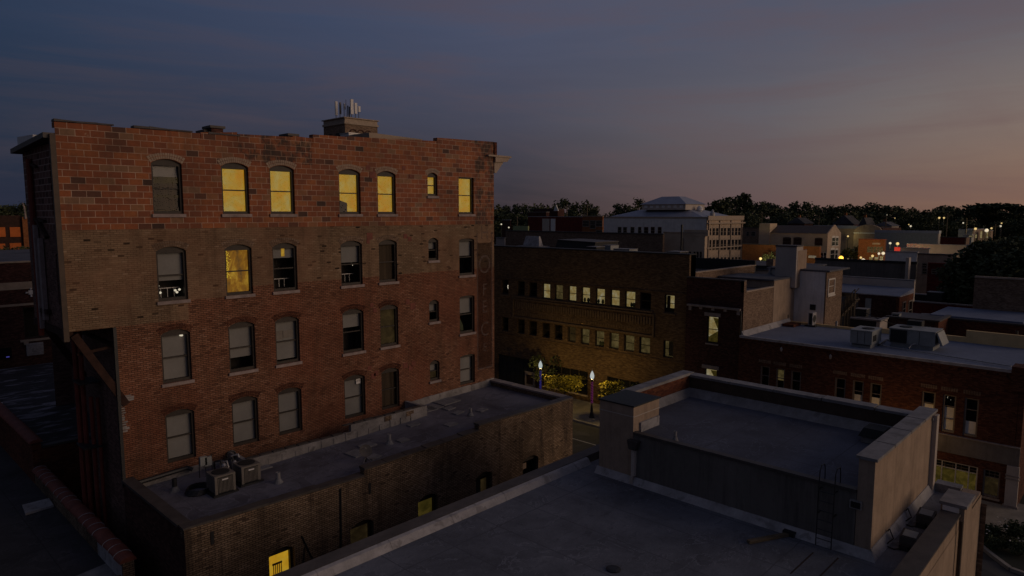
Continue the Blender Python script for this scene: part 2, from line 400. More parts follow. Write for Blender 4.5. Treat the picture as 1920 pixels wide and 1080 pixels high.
def face_pt(face, plane, u, d, z):
    return (u, plane + d, z) if face == '-y' else (plane + d, u, z) if face == '-x' else (u, plane - d, z)
def wall(mb, face, plane, u0, u1, z0, z1, ops, depth=.22):
    """wall sheet with (arched) openings and their reveals.  op = (u0,u1,z0,z1,rise)"""
    P = lambda u, d, z: face_pt(face, plane, u, d, z)
    us = sorted({u0, u1, *[o[0] for o in ops], *[o[1] for o in ops]}); zs = sorted({z0, z1, *[o[2] for o in ops], *[o[3] for o in ops]})
    us = [u for u in us if u0 <= u <= u1]; zs = [z for z in zs if z0 <= z <= z1]
    flip = face == '-x'
    def q(*p): mb.poly(p[::-1] if flip else p)
    for a, b in zip(us, us[1:]):
        run = None
        for c, d in zip(zs, zs[1:]):
            mid = ((a + b) / 2, (c + d) / 2)
            hole = any(o[0] < mid[0] < o[1] and o[2] < mid[1] < o[3] for o in ops)
            if hole:
                if run is not None: q(P(a, 0, run), P(b, 0, run), P(b, 0, c), P(a, 0, c)); run = None
            elif run is None: run = c
        if run is not None: q(P(a, 0, run), P(b, 0, run), P(b, 0, z1), P(a, 0, z1))
    for (a, b, c, d, r) in ops:
        sp = d - r
        q(P(a, 0, c), P(a, 0, sp), P(a, depth, sp), P(a, depth, c)); q(P(b, 0, sp), P(b, 0, c), P(b, depth, c), P(b, depth, sp))
        q(P(b, 0, c), P(a, 0, c), P(a, depth, c), P(b, depth, c))
        n = 10 if r else 1
        arc = [(a + (b - a) * k / n, sp + r * math.sin(math.pi * k / n) ** .75 if r else d) for k in range(n + 1)]
        for (p0, p1) in zip(arc, arc[1:]):
            if r: q(P(p0[0], 0, p0[1]), P(p1[0], 0, p1[1]), P(p1[0], 0, d), P(p0[0], 0, d))
            q(P(p0[0], 0, p0[1]), P(p0[0], depth, p0[1]), P(p1[0], depth, p1[1]), P(p1[0], 0, p1[1]))
    return mb
def fbox(mb, face, plane, u0, u1, d0, d1, z0, z1):
    a = face_pt(face, plane, u0, d0, z0); b = face_pt(face, plane, u1, d1, z1)
    return mb.box(min(a[0], b[0]), max(a[0], b[0]), min(a[1], b[1]), max(a[1], b[1]), z0, z1)
def fquad(mb, face, plane, u0, u1, d, z0, z1):
    P = lambda u, z: face_pt(face, plane, u, d, z)
    q = [P(u0, z0), P(u1, z0), P(u1, z1), P(u0, z1)]
    return mb.poly(q[::-1] if face == '-x' else q)
def interior_box(face, plane, u0, u1, d0, d1, z0, z1):
    mb = MB(); P = lambda u, d, z: face_pt(face, plane, u, d, z)
    mb.poly([P(u0, d1, z0), P(u1, d1, z0), P(u1, d1, z1), P(u0, d1, z1)])
    mb.poly([P(u0, d0, z0), P(u0, d1, z0), P(u0, d1, z1), P(u0, d0, z1)]); mb.poly([P(u1, d0, z0), P(u1, d1, z0), P(u1, d1, z1), P(u1, d0, z1)])
    mb.poly([P(u0, d0, z0), P(u1, d0, z0), P(u1, d1, z0), P(u0, d1, z0)]); mb.poly([P(u0, d0, z1), P(u1, d0, z1), P(u1, d1, z1), P(u0, d1, z1)])
    return mb
def window(root, face, plane, u0, u1, z0, z1, rise=0., frame='frame', depth=.22, fw=.085, mid=.5, blind=None, bmat='blind', lit=None, sill='sillstone',
           arch=None, interior=True, rails=(), mull=(), label=None, glass='glass', sillout=.07):
    """double-hung window: frame with meeting rail (part) > pane, blind, room, sill, arch"""
    mb = MB(); a, b = depth - .12, depth + .02
    fbox(mb, face, plane, u0, u0 + fw, a, b, z0, z1); fbox(mb, face, plane, u1 - fw, u1, a, b, z0, z1)
    fbox(mb, face, plane, u0 + fw, u1 - fw, a, b, z0, z0 + fw * 1.3); fbox(mb, face, plane, u0 + fw, u1 - fw, a, b, z1 - rise - fw * .9, z1)
    zi0, zi1 = z0 + fw * 1.3, z1 - rise - fw * .9
    if mid: fbox(mb, face, plane, u0 + fw, u1 - fw, a + .05, b, zi0 + (zi1 - zi0) * mid - .025, zi0 + (zi1 - zi0) * mid + .025)
    for r in rails: fbox(mb, face, plane, u0 + fw, u1 - fw, a + .06, b - .01, zi0 + (zi1 - zi0) * r - .02, zi0 + (zi1 - zi0) * r + .02)
    for r in mull: fbox(mb, face, plane, u0 + (u1 - u0) * r - .03, u0 + (u1 - u0) * r + .03, a + .04, b - .005, zi0, zi1)
    w = mb.build('window', frame, root)
    if label: w['label'] = label
    fquad(MB(), face, plane, u0 + fw, u1 - fw, depth - .01, zi0, zi1).build('pane', glass, root, w)
    if blind:
        for k, (f0, f1) in enumerate(blind if isinstance(blind, list) else [(1 - blind, 1.)]):
            mat = bmat if not isinstance(bmat, list) else bmat[k]
            fbox(MB(), face, plane, u0 + fw * .6, u1 - fw * .6, depth + .04, depth + .055, zi0 + (zi1 - zi0) * f0, zi0 + (zi1 - zi0) * f1 + (.01 if f1 == 1. else 0)).build('blind', mat, root, w)
    if interior:
        interior_box(face, plane, u0, u1, depth + .021, depth + .7, z0, z1).build('room', lit or 'interior', root, w)
    if sill:
        fbox(MB(), face, plane, u0 - .06, u1 + .06, -sillout, depth - .125, z0 - .13, z0 - .004).build('sill', sill, root, w)
    if arch:
        am = MB(); n = 15; wd = (u1 - u0) / 2; c = (u0 + u1) / 2; P = lambda u, d, z: face_pt(face, plane, u, d, z)
        for ring in (0, 1):
            for k in range(n):
                def pt(t, rr):
                    s_ = (t / n) * 2 - 1
                    return c + s_ * (wd + .02 + rr * .6), z1 - rise + rise * max(0., math.sin(math.pi * t / n)) ** .75 + rr
                r0, r1 = .012 + ring * .115, .112 + ring * .115
                p = [pt(k + .1, r0), pt(k + .9, r0), pt(k + .9, r1), pt(k + .1, r1)]
                am.hexa([P(x, -.012, z) for x, z in p], [P(x, .02, z) for x, z in p])
        am.build('arch', arch, root, w)
    return w

# ================================================================== SETTING
g = MB(); g.poly([(-900, -900, -.02), (2400, -900, -.02), (2400, 2400, -.02), (-900, 2400, -.02)])
tag(g.build('ground', 'ground'), kind='structure')
rd = MB(); rd.poly([(33, -120, 0), (47.3, -120, 0), (47.3, 400, 0), (33, 400, 0)])
tag(rd.build('road', 'asphalt'), kind='structure')
pv = MB(); pv.box(47.48, 53, -120, 400, 0, .13)
tag(pv.build('pavement', 'pave'), kind='structure')
pv2 = MB(); pv2.box(27.8, 32.82, -120, 400, 0, .13)
tag(pv2.build('near_pavement', 'pave'), kind='structure')
# rounded bulb-out with planting bed, right
bed_pts = [(47.3, 7.6), (46.2, 7.35), (45.2, 6.7), (43.7, 5.5), (42.7, 4.6), (42.3, 2.5), (42.3, -30), (47.3, -30)]
kb = MB(); kb.box(47.3, 47.48, 7.6, 400, -.01, .15); kb.box(47.3, 47.48, -120, -30, -.01, .15); kb.box(32.82, 33., -120, 400, -.01, .15)
for a, b in zip(bed_pts[:-1], bed_pts[1:]):
    if b[1] > -29: kb.bar((a[0], a[1], .09), (b[0], b[1], .09), .22, .2)
tag(kb.build('kerb', 'kerb'), kind='structure')
bd = MB(); bd.hexa([(x, y, 0.002) for x, y in bed_pts[::-1]], [(x, y, .11) for x, y in bed_pts[::-1]])
tag(bd.build('planting_soil', 'ground'), kind='structure')
ln = MB()
ln.box(43.42, 43.55, 12, 120, .003, .005)
ln.box(40.3, 40.42, -20, 120, .003, .005)
for p, q in (((1808, 1040), (1822, 1047)), ((1903, 1069), (1918, 1075))):
    a, b = at(*p, z=0), at(*q, z=0); ln.bar((a.x, a.y, .004), (b.x, b.y, .004), .12, .002)
tag(ln.build('road_marking', 'paint'), kind='structure')

# ================================================================== MAIN BRICK BUILDING (left)
mb_ = thing('brick_building', 'tall five-storey red brick building with a terracotta block top floor and lit upper windows', 'building', (7.95, 28, 0))
WX = [(9.5, 10.62), (12.16, 13.31), (14.24, 15.39), (17.64, 18.82), (19.8, 20.9), (22.94, 23.61), (25.11, 26.23)]
ROW = [(18.62, 20.72), (15.24, 17.36), (11.98, 14.09), (8.74, 10.85)]
SM = [(19.57, 20.77), (16.18, 17.37), (12.89, 14.07), (9.68, 10.79)]
ops = []
for r in range(4):
    for c in range(7):
        z0, z1 = SM[r] if c == 5 else ROW[r]
        rise = .18 if c < 5 else .16 if c == 5 else (.0 if r == 0 else .08)
        if c == 6: z1 = (20.62, 17.28, 14.1, 10.74)[r]
        if c == 6 and r == 3: z0 = 9.05
        ops.append((r, c, WX[c][0], WX[c][1], z0, z1, rise))
lo = MB(); wall(lo, '-y', 28., 7.95, 27.8, 0., 18.05, [o[2:] for o in ops if o[0] > 0])
wall(lo, '-y', 28., 6.45, 7.95, 14.43, 18.05, [])
lo.build('brick_wall', 'old', mb_)
tw = MB(); wall(tw, '-y', 28., 6.45, 27.8, 18.05, 21.6, [o[2:] for o in ops if o[0] == 0])
steps = [(6.45, 21.78), (8.2, 21.80), (8.2, 21.77), (11.4, 21.80), (11.42, 21.84), (12.9, 21.97), (12.92, 21.9), (15.4, 21.98), (15.4, 22.03), (16.35, 21.99), (16.37, 22.17), (18.2, 22.2), (18.2, 22.24), (20.3, 22.28), (20.3, 22.3), (23.6, 22.42), (23.62, 22.6), (27.8, 22.7)]
for (xa, za), (xb, zb) in zip(steps, steps[1:]):
    if xb - xa > .1: tw.hexa([(xa, 28, 21.6), (xb, 28, 21.6), (xb, 28.33, 21.6), (xa, 28.33, 21.6)], [(xa, 28, za), (xb, 28, zb), (xb, 28.33, zb), (xa, 28.33, za)])
tw.build('terracotta_wall', 'terra', mb_)
bay = MB(); bay_ops = [(28.35, 29.0, 18.6, 20.6, .1), (28.5, 29.1, 15.3, 17.2, .1)]
wall(bay, '-x', 6.45, 28., 33., 18.05, 21.1, [bay_ops[0]])
bay.build('bay_block_wall', 'bayblock', mb_)
bay = MB(); wall(bay, '-x', 6.45, 28., 33., 14.43, 18.05, [bay_ops[1]])
bay.poly([(6.45, 28, 14.43), (7.95, 28, 14.43), (7.95, 33, 14.43), (6.45, 33, 14.43)]); bay.poly([(6.45, 33, 14.43), (7.95, 33, 14.43), (7.95, 33, 21.1), (6.45, 33, 21.1)])
bay.build('bay_brick_wall', 'bayb', mb_)
for o in bay_ops: window(mb_, '-x', 6.45, *o, frame='frame', sill=None, blind=None)
rear = MB(); rear.poly([(7.95, 28, 0), (7.95, 28, 14.43), (7.95, 32.2, 14.43), (7.95, 32.2, 0)]); rear.poly([(7.95, 32.2, 0), (7.95, 32.2, 14.43), (10.6, 32.2, 14.43), (10.6, 32.2, 0)])
rear.poly([(10.6, 32.2, 0), (10.6, 32.2, 14.43), (10.6, 46, 14.43), (10.6, 46, 0)])
rear.poly([(7.95, 33, 14.43), (7.95, 33, 21.1), (9.7, 46, 21.1), (9.7, 46, 14.43)]); rear.poly([(9.7, 46, 14.43), (10.6, 46, 14.43), (10.6, 32.2, 14.43), (7.95, 32.2, 14.43)])
rear.poly([(27.8, 28, 0), (27.8, 46, 0), (27.8, 46, 22.3), (27.8, 28, 22.3)]); rear.poly([(9.7, 46, 0), (27.8, 46, 0), (27.8, 46, 21.3), (9.7, 46, 21.3)])
rear.build('rear_wall', 'bayb', mb_)
MB().poly([(6.5, 28.33, 21.05), (27.8, 28.33, 21.5), (27.8, 46, 21.5), (9.7, 46, 21.05), (7.95, 33, 21.05), (6.5, 33, 21.05)]).build('roof', 'tar', mb_)
ev = MB(); ev.hexa([(6.1, 28.02, 21.22), (6.62, 28.02, 21.22), (6.62, 33.2, 20.98), (6.1, 33.2, 20.98)], [(6.1, 28.02, 21.4), (6.62, 28.02, 21.4), (6.62, 33.2, 21.16), (6.1, 33.2, 21.16)])
ev.build('eave', 'darkcap', mb_)
MB().hexa([(6.3, 30.4, 21.3), (6.6, 30.4, 21.3), (6.6, 32.9, 21.18), (6.3, 32.9, 21.18)], [(6.3, 30.4, 21.52), (6.6, 30.4, 21.52), (6.6, 32.9, 21.62), (6.3, 32.9, 21.62)]).build('parapet_flashing', 'white', mb_)
# worn coping tiles on the parapet, one broken
x = 6.45
while x < 12.7:
    w = rnd.uniform(.5, .9)
    if rnd.random() < .6: MB().hexa([(x, 27.97, 21.80), (x + w, 27.97, 21.8 + .01), (x + w, 28.36, 21.82), (x, 28.36, 21.8)], [(x, 28., 21.86 + rnd.uniform(0, .05)), (x + w, 28., 21.86 + rnd.uniform(0, .03)), (x + w, 28.34, 21.88), (x, 28.34, 21.88)]).build('coping_tile', 'darkcap', mb_)
    x += w
# front cornice, seen end on
co = MB()
co.hexa([(27.8, 27.85, 21.55), (28.75, 27.85, 21.62), (28.75, 46, 21.62), (27.8, 46, 21.55)], [(27.8, 27.85, 21.85), (28.98, 27.85, 21.85), (28.98, 46, 21.85), (27.8, 46, 21.85)])
co.box(27.2, 29.05, 27.8, 46, 21.853, 21.95)
for y in (27.95, 29.4, 30.9, 32.4, 33.9): co.hexa([(27.8, y, 20.95), (27.95, y, 20.95), (27.95, y + .3, 20.95), (27.8, y + .3, 20.95)], [(27.8, y, 21.55), (28.55, y, 21.6), (28.55, y + .3, 21.6), (27.8, y + .3, 21.55)])
co.build('cornice', 'tancap', mb_)
MB().box(27.8, 27.99, 27.93, 28.33, 21.96, 22.68).build('corner_pier', 'redbrick', mb_)
# rooftop penthouse with a pale fascia
ph = MB(); ph.box(20.4, 23.55, 29.4, 34.4, 21.2, 22.42); pw = ph.build('penthouse', 'purplebrick', mb_)
MB().hexa([(20.25, 29.25, 22.42), (23.6, 29.25, 22.42), (23.6, 34.6, 22.42), (20.25, 34.6, 22.42)], [(20.2, 29.2, 22.68), (23.62, 29.2, 22.6), (23.62, 34.6, 22.6), (20.2, 34.6, 22.68)]).build('fascia', 'tancap', mb_, pw)
# windows
B = 'blind'
SPEC = {
 (0, 0): dict(blind=[(.76, 1.), (.02, .3), (.36, .62)], bmat=['blind', 'curtain', 'curtain'], lit='litdim'), (0, 1): dict(blind=1., bmat='lit'), (0, 2): dict(blind=1., bmat='lit'), (0, 3): dict(blind=1., bmat='lit'), (0, 4): dict(blind=1., bmat='lit'),
 (0, 5): dict(blind=1., bmat='lit'), (0, 6): dict(blind=1., bmat='lit'),
 (1, 0): dict(blind=.62), (1, 1): dict(blind=1., bmat='litorange'), (1, 2): dict(blind=.24), (1, 3): dict(blind=.45), (1, 4): dict(blind=1., bmat='curtain'), (1, 5): dict(blind=.42), (1, 6): dict(blind=.46),
 (2, 0): dict(blind=1.), (2, 1): dict(blind=.74), (2, 2): dict(blind=.97), (2, 3): dict(blind=.38), (2, 4): dict(blind=1., bmat='litdim'), (2, 5): dict(blind=.45), (2, 6): dict(blind=.46),
 (3, 0): dict(blind=1.), (3, 1): dict(blind=1.), (3, 2): dict(blind=1.), (3, 3): dict(blind=1.), (3, 4): dict(blind=1., bmat='curtain'), (3, 5): dict(blind=[(.5, 1.), (0., .5)], bmat=['blind', 'litdim']), (3, 6): dict(blind=1.)}
WIN = {}
for (r, c, u0, u1, z0, z1, rise) in ops:
    sp = dict(SPEC[(r, c)])
    arch = None
    if c < 5: arch = ('archpale' if r == 0 else 'tanbrick' if r == 1 else 'rightbrick')
    if c == 5 and r == 0: arch = 'archpale'
    w = window(mb_, '-y', 28., u0, u1, z0, z1, rise, arch=arch, sill='sillstone' if r < 3 or c == 5 else None, **sp)
    WIN[(r, c)] = w
def extra(w, name, m, face, plane, u0, u1, d0, d1, z0, z1): return fbox(MB(), face, plane, u0, u1, d0, d1, z0, z1).build(name, m, mb_, w)
# things one sees in and behind the panes
e = WIN[(0, 3)]; ch = MB(); ch.box(17.75, 18.2, 28.235, 28.245, 18.73, 19.0)
ch.hexa([(17.75, 28.235, 19.), (18.22, 28.235, 19.), (18.22, 28.245, 19.), (17.75, 28.245, 19.)], [(17.75, 28.235, 19.28), (18.2, 28.235, 19.14), (18.2, 28.245, 19.14), (17.75, 28.245, 19.28)]); ch.build('chair_back', 'acdark', mb_, e)
for (r, c, zz) in ((1, 0, 15.68), (1, 2, 15.72), (1, 3, 15.72)):
    u0, u1 = WX[c]; mm = MB(); mm.box(u0 + .1, u1 - .1, 28.55, 28.57, zz, zz + .03)
    for k in range(3): mm.box(u0 + .28 + .25 * k, u0 + .30 + .25 * k, 28.55, 28.57, zz - .35, zz)
    mm.build('bed_rail', 'galv', mb_, WIN[(r, c)])
def bulbs(w, pts, m, name, r=.035):
    b = MB()
    for (x, y, z) in pts: b.lathe((x, y, z), [(.005, -r), (r, -.4 * r), (r, .4 * r), (.005, r)], 6)
    return b.build(name, m, mb_, w)
bulbs(WIN[(1, 0)], [(9.75, 28.5, 15.53), (9.68, 28.5, 15.8), (10.32, 28.5, 15.58), (10.38, 28.5, 15.5), (10.48, 28.5, 15.6)], 'bulb', 'table_lamp', .05)
bulbs(WIN[(1, 1)], [(12.27 + .12 * rnd.random() + (.1 if k % 5 == 0 else 0), 28.235, 15.95 + k * .026) for k in range(46)], 'fairy', 'string_light', .018)
extra(WIN[(1, 2)], 'hall_light', 'litorange', '-y', 28., 14.77, 14.93, .245, .25, 16.75, 17.2)
bulbs(WIN[(1, 3)], [(18.5, 28.4, 16.55), (18.47, 28.4, 16.32), (18.53, 28.4, 16.15)], 'bulb', 'ceiling_bulb', .02)
bulbs(WIN[(2, 0)], [(10.38, 28.23, 13.78), (10.33, 28.23, 13.79)], 'bulb', 'lamp', .045)  # glowing dots paint a lamp's reflection in the pane; no lamp stands here
bulbs(WIN[(2, 6)], [(25.2 + .35 * rnd.random() * (1 - k / 16), 28.4, 12.5 + k * .045) for k in range(14)], 'fairy', 'string_light', .022)
tr_ = MB(); tr_.lathe((25.42, 28.5, 12.12), [(.3, 0), (.28, .25), (.18, .5), (.02, .85)], 10); tr_.build('christmas_tree', 'leaf', mb_, WIN[(2, 6)])
bx_ = MB(); bx_.box(14.36, 14.7, 28.235, 28.24, 13.05, 13.45); bx_.box(14.72, 15.2, 28.235, 28.24, 13.1, 13.42); bx_.build('stacked_box', 'acbeige', mb_, WIN[(2, 2)])
# number card in one pane
cd = MB().box(18.43, 18.68, 28.195, 28.2, 10.32, 10.58).build('number_card', 'white', mb_, WIN[(3, 3)])
def text(s, size, m, name, root, parent, loc, rot=(R(90), 0, 0), sx=1., extrude=.002):
    cu = bpy.data.curves.new(name, 'FONT'); cu.body = s; cu.size = size; cu.extrude = extrude; cu.align_x = 'CENTER'; cu.align_y = 'CENTER'
    t = bpy.data.objects.new('tmp', cu); COL.objects.link(t)
    dg = bpy.context.evaluated_depsgraph_get(); me = bpy.data.meshes.new_from_object(t.evaluated_get(dg))
    bpy.data.objects.remove(t)
    o = bpy.data.objects.new(name, me); COL.objects.link(o); me.materials.clear(); me.materials.append(M[m])
    for v in me.vertices: v.co.x *= sx
    o.rotation_euler = rot; o.location = Vector(loc) - (root.location if root else Vector((0, 0, 0)))
    if parent or root: o.parent = parent or root
    return o
text('215', .13, 'iron', 'number', mb_, cd, (18.555, 28.192, 10.46))
# ghost sign painted down the corner
gs = MB().box(26.45, 27.62, 27.994, 28.0, 9.75, 17.0).build('ghost_sign', 'ghostbg', mb_)
bdr = MB(); bdr.box(26.42, 26.5, 27.99, 27.9935, 9.7, 17.6); bdr.box(27.58, 27.66, 27.99, 27.9935, 9.7, 17.6); bdr.box(26.5, 27.58, 27.99, 27.9935, 9.7, 9.8); bdr.build('sign_border', 'ghost', mb_, gs)
for k, (s, z, sz) in enumerate((('O', 15.72, 1.5), ('F', 14.3, .95), ('E', 13.3, 1.05), ('C', 12.0, 1.15), ('E', 10.95, .7))):
    text(s, sz, 'ghost', 'painted_letter', mb_, gs, (27.03, 27.9915, z), sx=.85, extrude=.001)
text('H', 1.1, 'ghost', 'painted_letter', mb_, gs, (27.03, 27.9915, 17.55), sx=.8, extrude=.001)
# red clay patches where beams were pocketed
for (px, py) in ((690, 314), (698, 328), (693, 443), (690, 453), (697, 572), (703, 582), (693, 690), (705, 700), (700, 705), (757, 315), (770, 330), (760, 443), (768, 448), (764, 566), (774, 574), (760, 685), (770, 690), (775, 682)):
    p = at(px, py, y=28); s_ = rnd.uniform(.08, .17); MB().box(p.x - s_, p.x + s_, 27.985, 28.02, p.z - s_, p.z + s_).build('clay_patch', 'terracope', mb_)
# torn bricks low at the rear corner
sc_ = MB()
for k in range(16):
    z = 11.75 - k * .09; w = rnd.uniform(.08, .5 if k < 6 else .26); sc_.box(7.97, 7.97 + w, 27.975 - .001 * k, 28.02, z, z + rnd.uniform(.04, .085))
sc_.build('patched_corner', 'curb', mb_)
# steelwork propping the bay
st = MB()
for y in (28.02, 32.6): st.bar((6.6, y, 14.3), (8.15, y - .02, 11.45), .16, .26)
st.bar((6.5, 28.1, 14.3), (6.5, 33, 14.3), .2, .24); st.bar((7.9, 28.12, 13.75), (7.9, 33, 13.75), .12); st.bar((6.7, 28.2, 13.55), (7.95, 28.2, 13.7), .1)
st.build('steel_bracket', 'rust', mb_)
for (x, y, z0, z1, r_) in ((7.3, 31.0, 5.5, 14.4, .1), (7.42, 30.7, 5.5, 14.4, .09), (7.6, 30.4, 5.5, 11.4, .08), (7.75, 30.1, 5.5, 11.4, .07)):
    MB().tube([(x, y, z0), (x, y, z1)], r_, 8).build('steel_post', 'redpipe', mb_)
cl_ = MB()
for z in (12.0, 9.4): MB().box(7.15, 7.85, 30.0, 31.1, z, z + .07).build('post_clamp', 'iron', mb_)
MB().tube([(6.34, 31.5, 20.7), (6.34, 31.5, 13.9)], .1, 8).build('vertical_pipe', 'redpipe', mb_)
bb = MB(); bb.box(6.28, 6.42, 30.55, 30.85, 14.6, 17.7); bb.box(6.28, 6.42, 31.2, 31.45, 14.2, 18.2); bb.build('pale_board', 'sillstone', mb_)
for a_, b_, q_ in (((6.38, 30.6, 20.35), (6.38, 31.9, 20.6), .08), ((6.38, 30., 18.35), (6.38, 31.8, 18.45), .1), ((6.36, 29.7, 17.75), (6.36, 31.0, 18.4), .12), ((6.36, 30.2, 14.95), (6.36, 31.7, 14.9), .16)): MB().bar(a_, b_, q_).build('wall_bracket', 'rust', mb_)
MB().box(6.27, 6.44, 27.9, 28.06, 14.1, 21.35).build('corner_downspout', 'downspout', mb_)
MB().box(7.83, 7.94, 27.86, 28.0, 8.3, 14.43).build('corner_pipe', 'iron', mb_)

# roof-top things on the main building
def vent_box(name, px0, px1, ptop, y, label, cat, m, cap=True, group=None):
    a = at(px0, ptop, y=y); b = at(px1, ptop, y=y); L = (a.x, y, 21.1); r_ = thing(name, label, cat, L, group)
    MB().box(a.x, b.x, y, y + .7, 21.1, a.z - .1).build('shaft', m, r_)
    MB().box(a.x - .07, b.x + .07, y - .07, y + .77, a.z - .098, a.z).build('cap', 'darkcap', r_)
    return r_
vent_box('chimney', 396, 418, 235, 28.8, 'squat dark brick chimney rising behind the parapet of the tall brick building', 'chimney', 'purplebrick')
vent_box('roof_hatch', 384, 397, 243, 29.1, 'low dark roof hatch beside the squat brick chimney on the tall building', 'hatch', 'darkcap')
vent_box('roof_vent', 541, 557, 250, 29.0, 'small dark round-topped vent above the sooty stretch of terracotta parapet', 'vent', 'darkcap')
a = at(654, 250, y=31); r_ = thing('roof_cabinet', 'long white equipment cabinet behind the parapet, below the arched tower', 'cabinet', (a.x, 31, 21.2))
b = at(680, 252, y=31); MB().box(a.x, b.x, 31, 31.8, 21.2, a.z).build('body', 'white', r_); MB().box(a.x + .55, a.x + .8, 30.985, 30.998, a.z - .35, a.z - .2).build('nameplate', 'acbeige', r_)
MB().box(a.x - .03, b.x + .03, 30.97, 31.83, a.z + .001, a.z + .05).build('lid', 'galv', r_)
# aerial at far left
p0 = at(9, 385, y=120); p1 = at(2, 355, y=120); 

# ------------------------------------------------------------------ tower behind, with phone antennas
TY = 80.; tx0 = at(647, 250, y=TY).x; tx1 = at(708, 250, y=TY).x; tyb = 85.3; tz = at(647, 219, y=TY).z
twr = thing('brick_tower', 'brown brick tower with blind arches and a stone cornice behind the tall brick building', 'tower', (tx0, TY, 0))
MB().box(46, 66, 80.4, 98, 0, 25).build('lower_block', 'purplebrick', twr)
t_ = MB(); t_.box(tx0, tx1, TY, tyb, 25, tz - .9); t_.build('shaft', 'tanbrick', twr)
t_ = MB(); t_.box(tx0 - .12, tx1 + .12, TY - .12, tyb + .12, tz - .899, tz - .62); t_.box(tx0, tx1, TY, tyb, tz - .62, tz - .12); t_.box(tx0 - .2, tx1 + .2, TY - .2, tyb + .2, tz - .12, tz); t_.build('cornice', 'tancap', twr)
wz = tx1 - tx0
for k in range(3):
    c = tx0 + wz * (.24 + .23 * k); am = MB()
    for j in range(9):
        t0, t1 = math.pi * j / 9, math.pi * (j + .95) / 9
        am.hexa([(c + .5 * math.cos(t0), TY - .09, tz - 2.1 + .5 * math.sin(t0)), (c + .62 * math.cos(t0), TY - .09, tz - 2.1 + .62 * math.sin(t0)), (c + .62 * math.cos(t1), TY - .09, tz - 2.1 + .62 * math.sin(t1)), (c + .5 * math.cos(t1), TY - .09, tz - 2.1 + .5 * math.sin(t1))],
                [(c + .5 * math.cos(t0), TY + .02, tz - 2.1 + .5 * math.sin(t0)), (c + .62 * math.cos(t0), TY + .02, tz - 2.1 + .62 * math.sin(t0)), (c + .62 * math.cos(t1), TY + .02, tz - 2.1 + .62 * math.sin(t1)), (c + .5 * math.cos(t1), TY + .02, tz - 2.1 + .5 * math.sin(t1))])
    am.box(c + .5, c + .57, TY - .07, TY + .01, tz - 4.5, tz - 2.1)
    am.build('arch', 'purplebrick', twr)
yc = (TY + tyb) / 2
ab = MB()
for j in range(2):
    ab.box(tx0 - .05, tx0 + .02, TY + 1.2 + 2.1 * j, TY + 2.2 + 2.1 * j, tz - 4.6, tz - 2.)
ab.build('side_niche', 'acdark', twr)
for k, (px, pyt, pyb, dy, w, wht) in enumerate(((631, 190, 216, 3.6, .34, 'white'), (638.5, 192, 214, 2.6, .2, 'acbeige'), (646.5, 194, 205, 2.0, .2, 'white'), (660, 186, 214, .9, .42, 'white'), (667.5, 193, 213, .9, .38, 'white'), (674, 199, 210, .9, .3, 'white'))):
    y = TY + dy; a = at(px, pyt, y=y); b = at(px, pyb, y=y)
    an = thing('cell_antenna', ('tall white phone antenna panel at the left edge of the arched tower', 'thin grey phone antenna panel second from the left on the arched tower', 'short slim phone antenna panel left of the thick masts on the arched tower',
        'tallest and widest white phone antenna panel on the arched tower', 'wide phone antenna panel just right of the tallest one on the arched tower', 'shortest right-hand phone antenna panel on the arched tower')[k], 'antenna', (a.x, y, tz), 'phone antennas on the arched tower')
    MB().box(a.x - w / 2, a.x + w / 2, y, y + .2, b.z, a.z).build('panel', wht, an)
    MB().tube([(a.x + .05, y + .3, tz), (a.x + .05, y + .3, a.z - .1)], .05, 6).build('mast', 'iron', an)
    br_ = MB(); br_.box(a.x, a.x + .1, y + .2, y + .3, b.z + .2, b.z + .3); br_.bar((a.x + .05, y + .3, tz + .1), (a.x + .05 + (-1.2 if k < 3 else .8), y + .9, tz), .06); br_.build('bracket', 'iron', an)
for k, (px, pyt) in enumerate(((648.5, 187), (652, 198), (655, 200))):
    y = TY + 1.5; a = at(px, pyt, y=y)
    m_ = MB(); m_.tube([(a.x, y, tz), (a.x, y, a.z)], .035 if k == 0 else .09, 6)
    one(m_, 'antenna_mast', 'iron', ('thin whip aerial tallest between the antenna panels on the arched tower', 'dark thick mast behind the whip aerial on the arched tower', 'dark thick mast beside the tallest antenna panel')[k], 'mast', (a.x, y, tz))

# ================================================================== LOW ANNEX beside the tall building
YL = 22.1
def zr(x): return 8.08 + .03 * (x - 8)
lb = thing('low_building', 'low old brick building with stained walls and a patched grey roof', 'building', (7.88, YL, 0))
LW = [(10.68, 11.66, 4.5, 6.72), (14.02, 15.1, 4.4, 6.58), (17.36, 18.45, 4.4, 6.62), (20.72, 21.78, 4.4, 6.68), (23.9, 25.05, 4.4, 6.62)]
w_ = MB(); wall(w_, '-y', YL, 7.88, 27.8, 0, 8.2, [o + (.2,) for o in LW], depth=.3)
for (xa, za), (xb, zb) in (((7.88, 8.52), (14.72, 8.34)), ((14.72, 8.6), (20.93, 8.74)), ((20.93, 8.96), (27.8, 8.9))):
    w_.hexa([(xa, YL, 8.2), (xb, YL, 8.2), (xb, YL + .3, 8.2), (xa, YL + .3, 8.2)], [(xa, YL, za), (xb, YL, zb), (xb, YL + .3, zb), (xa, YL + .3, za)])
w_.build('wall', 'lowbrick', lb)
w_ = MB(); w_.poly([(7.88, YL, 0), (7.88, YL, 8.2), (7.88, 27.98, 8.2), (7.88, 27.98, 0)]); w_.box(7.88, 8.16, YL + .302, 27.97, 8.2, 8.5)
w_.build('end_wall', 'purplebrick', lb)
w_ = MB(); w_.poly([(27.8, YL, 0), (27.8, 28, 0), (27.8, 28, 8.2), (27.8, YL, 8.2)]); w_.box(27.4, 27.8, YL + .302, 27.97, 8.2, 8.88); w_.build('street_wall', 'lowbrick', lb)
c_ = MB()
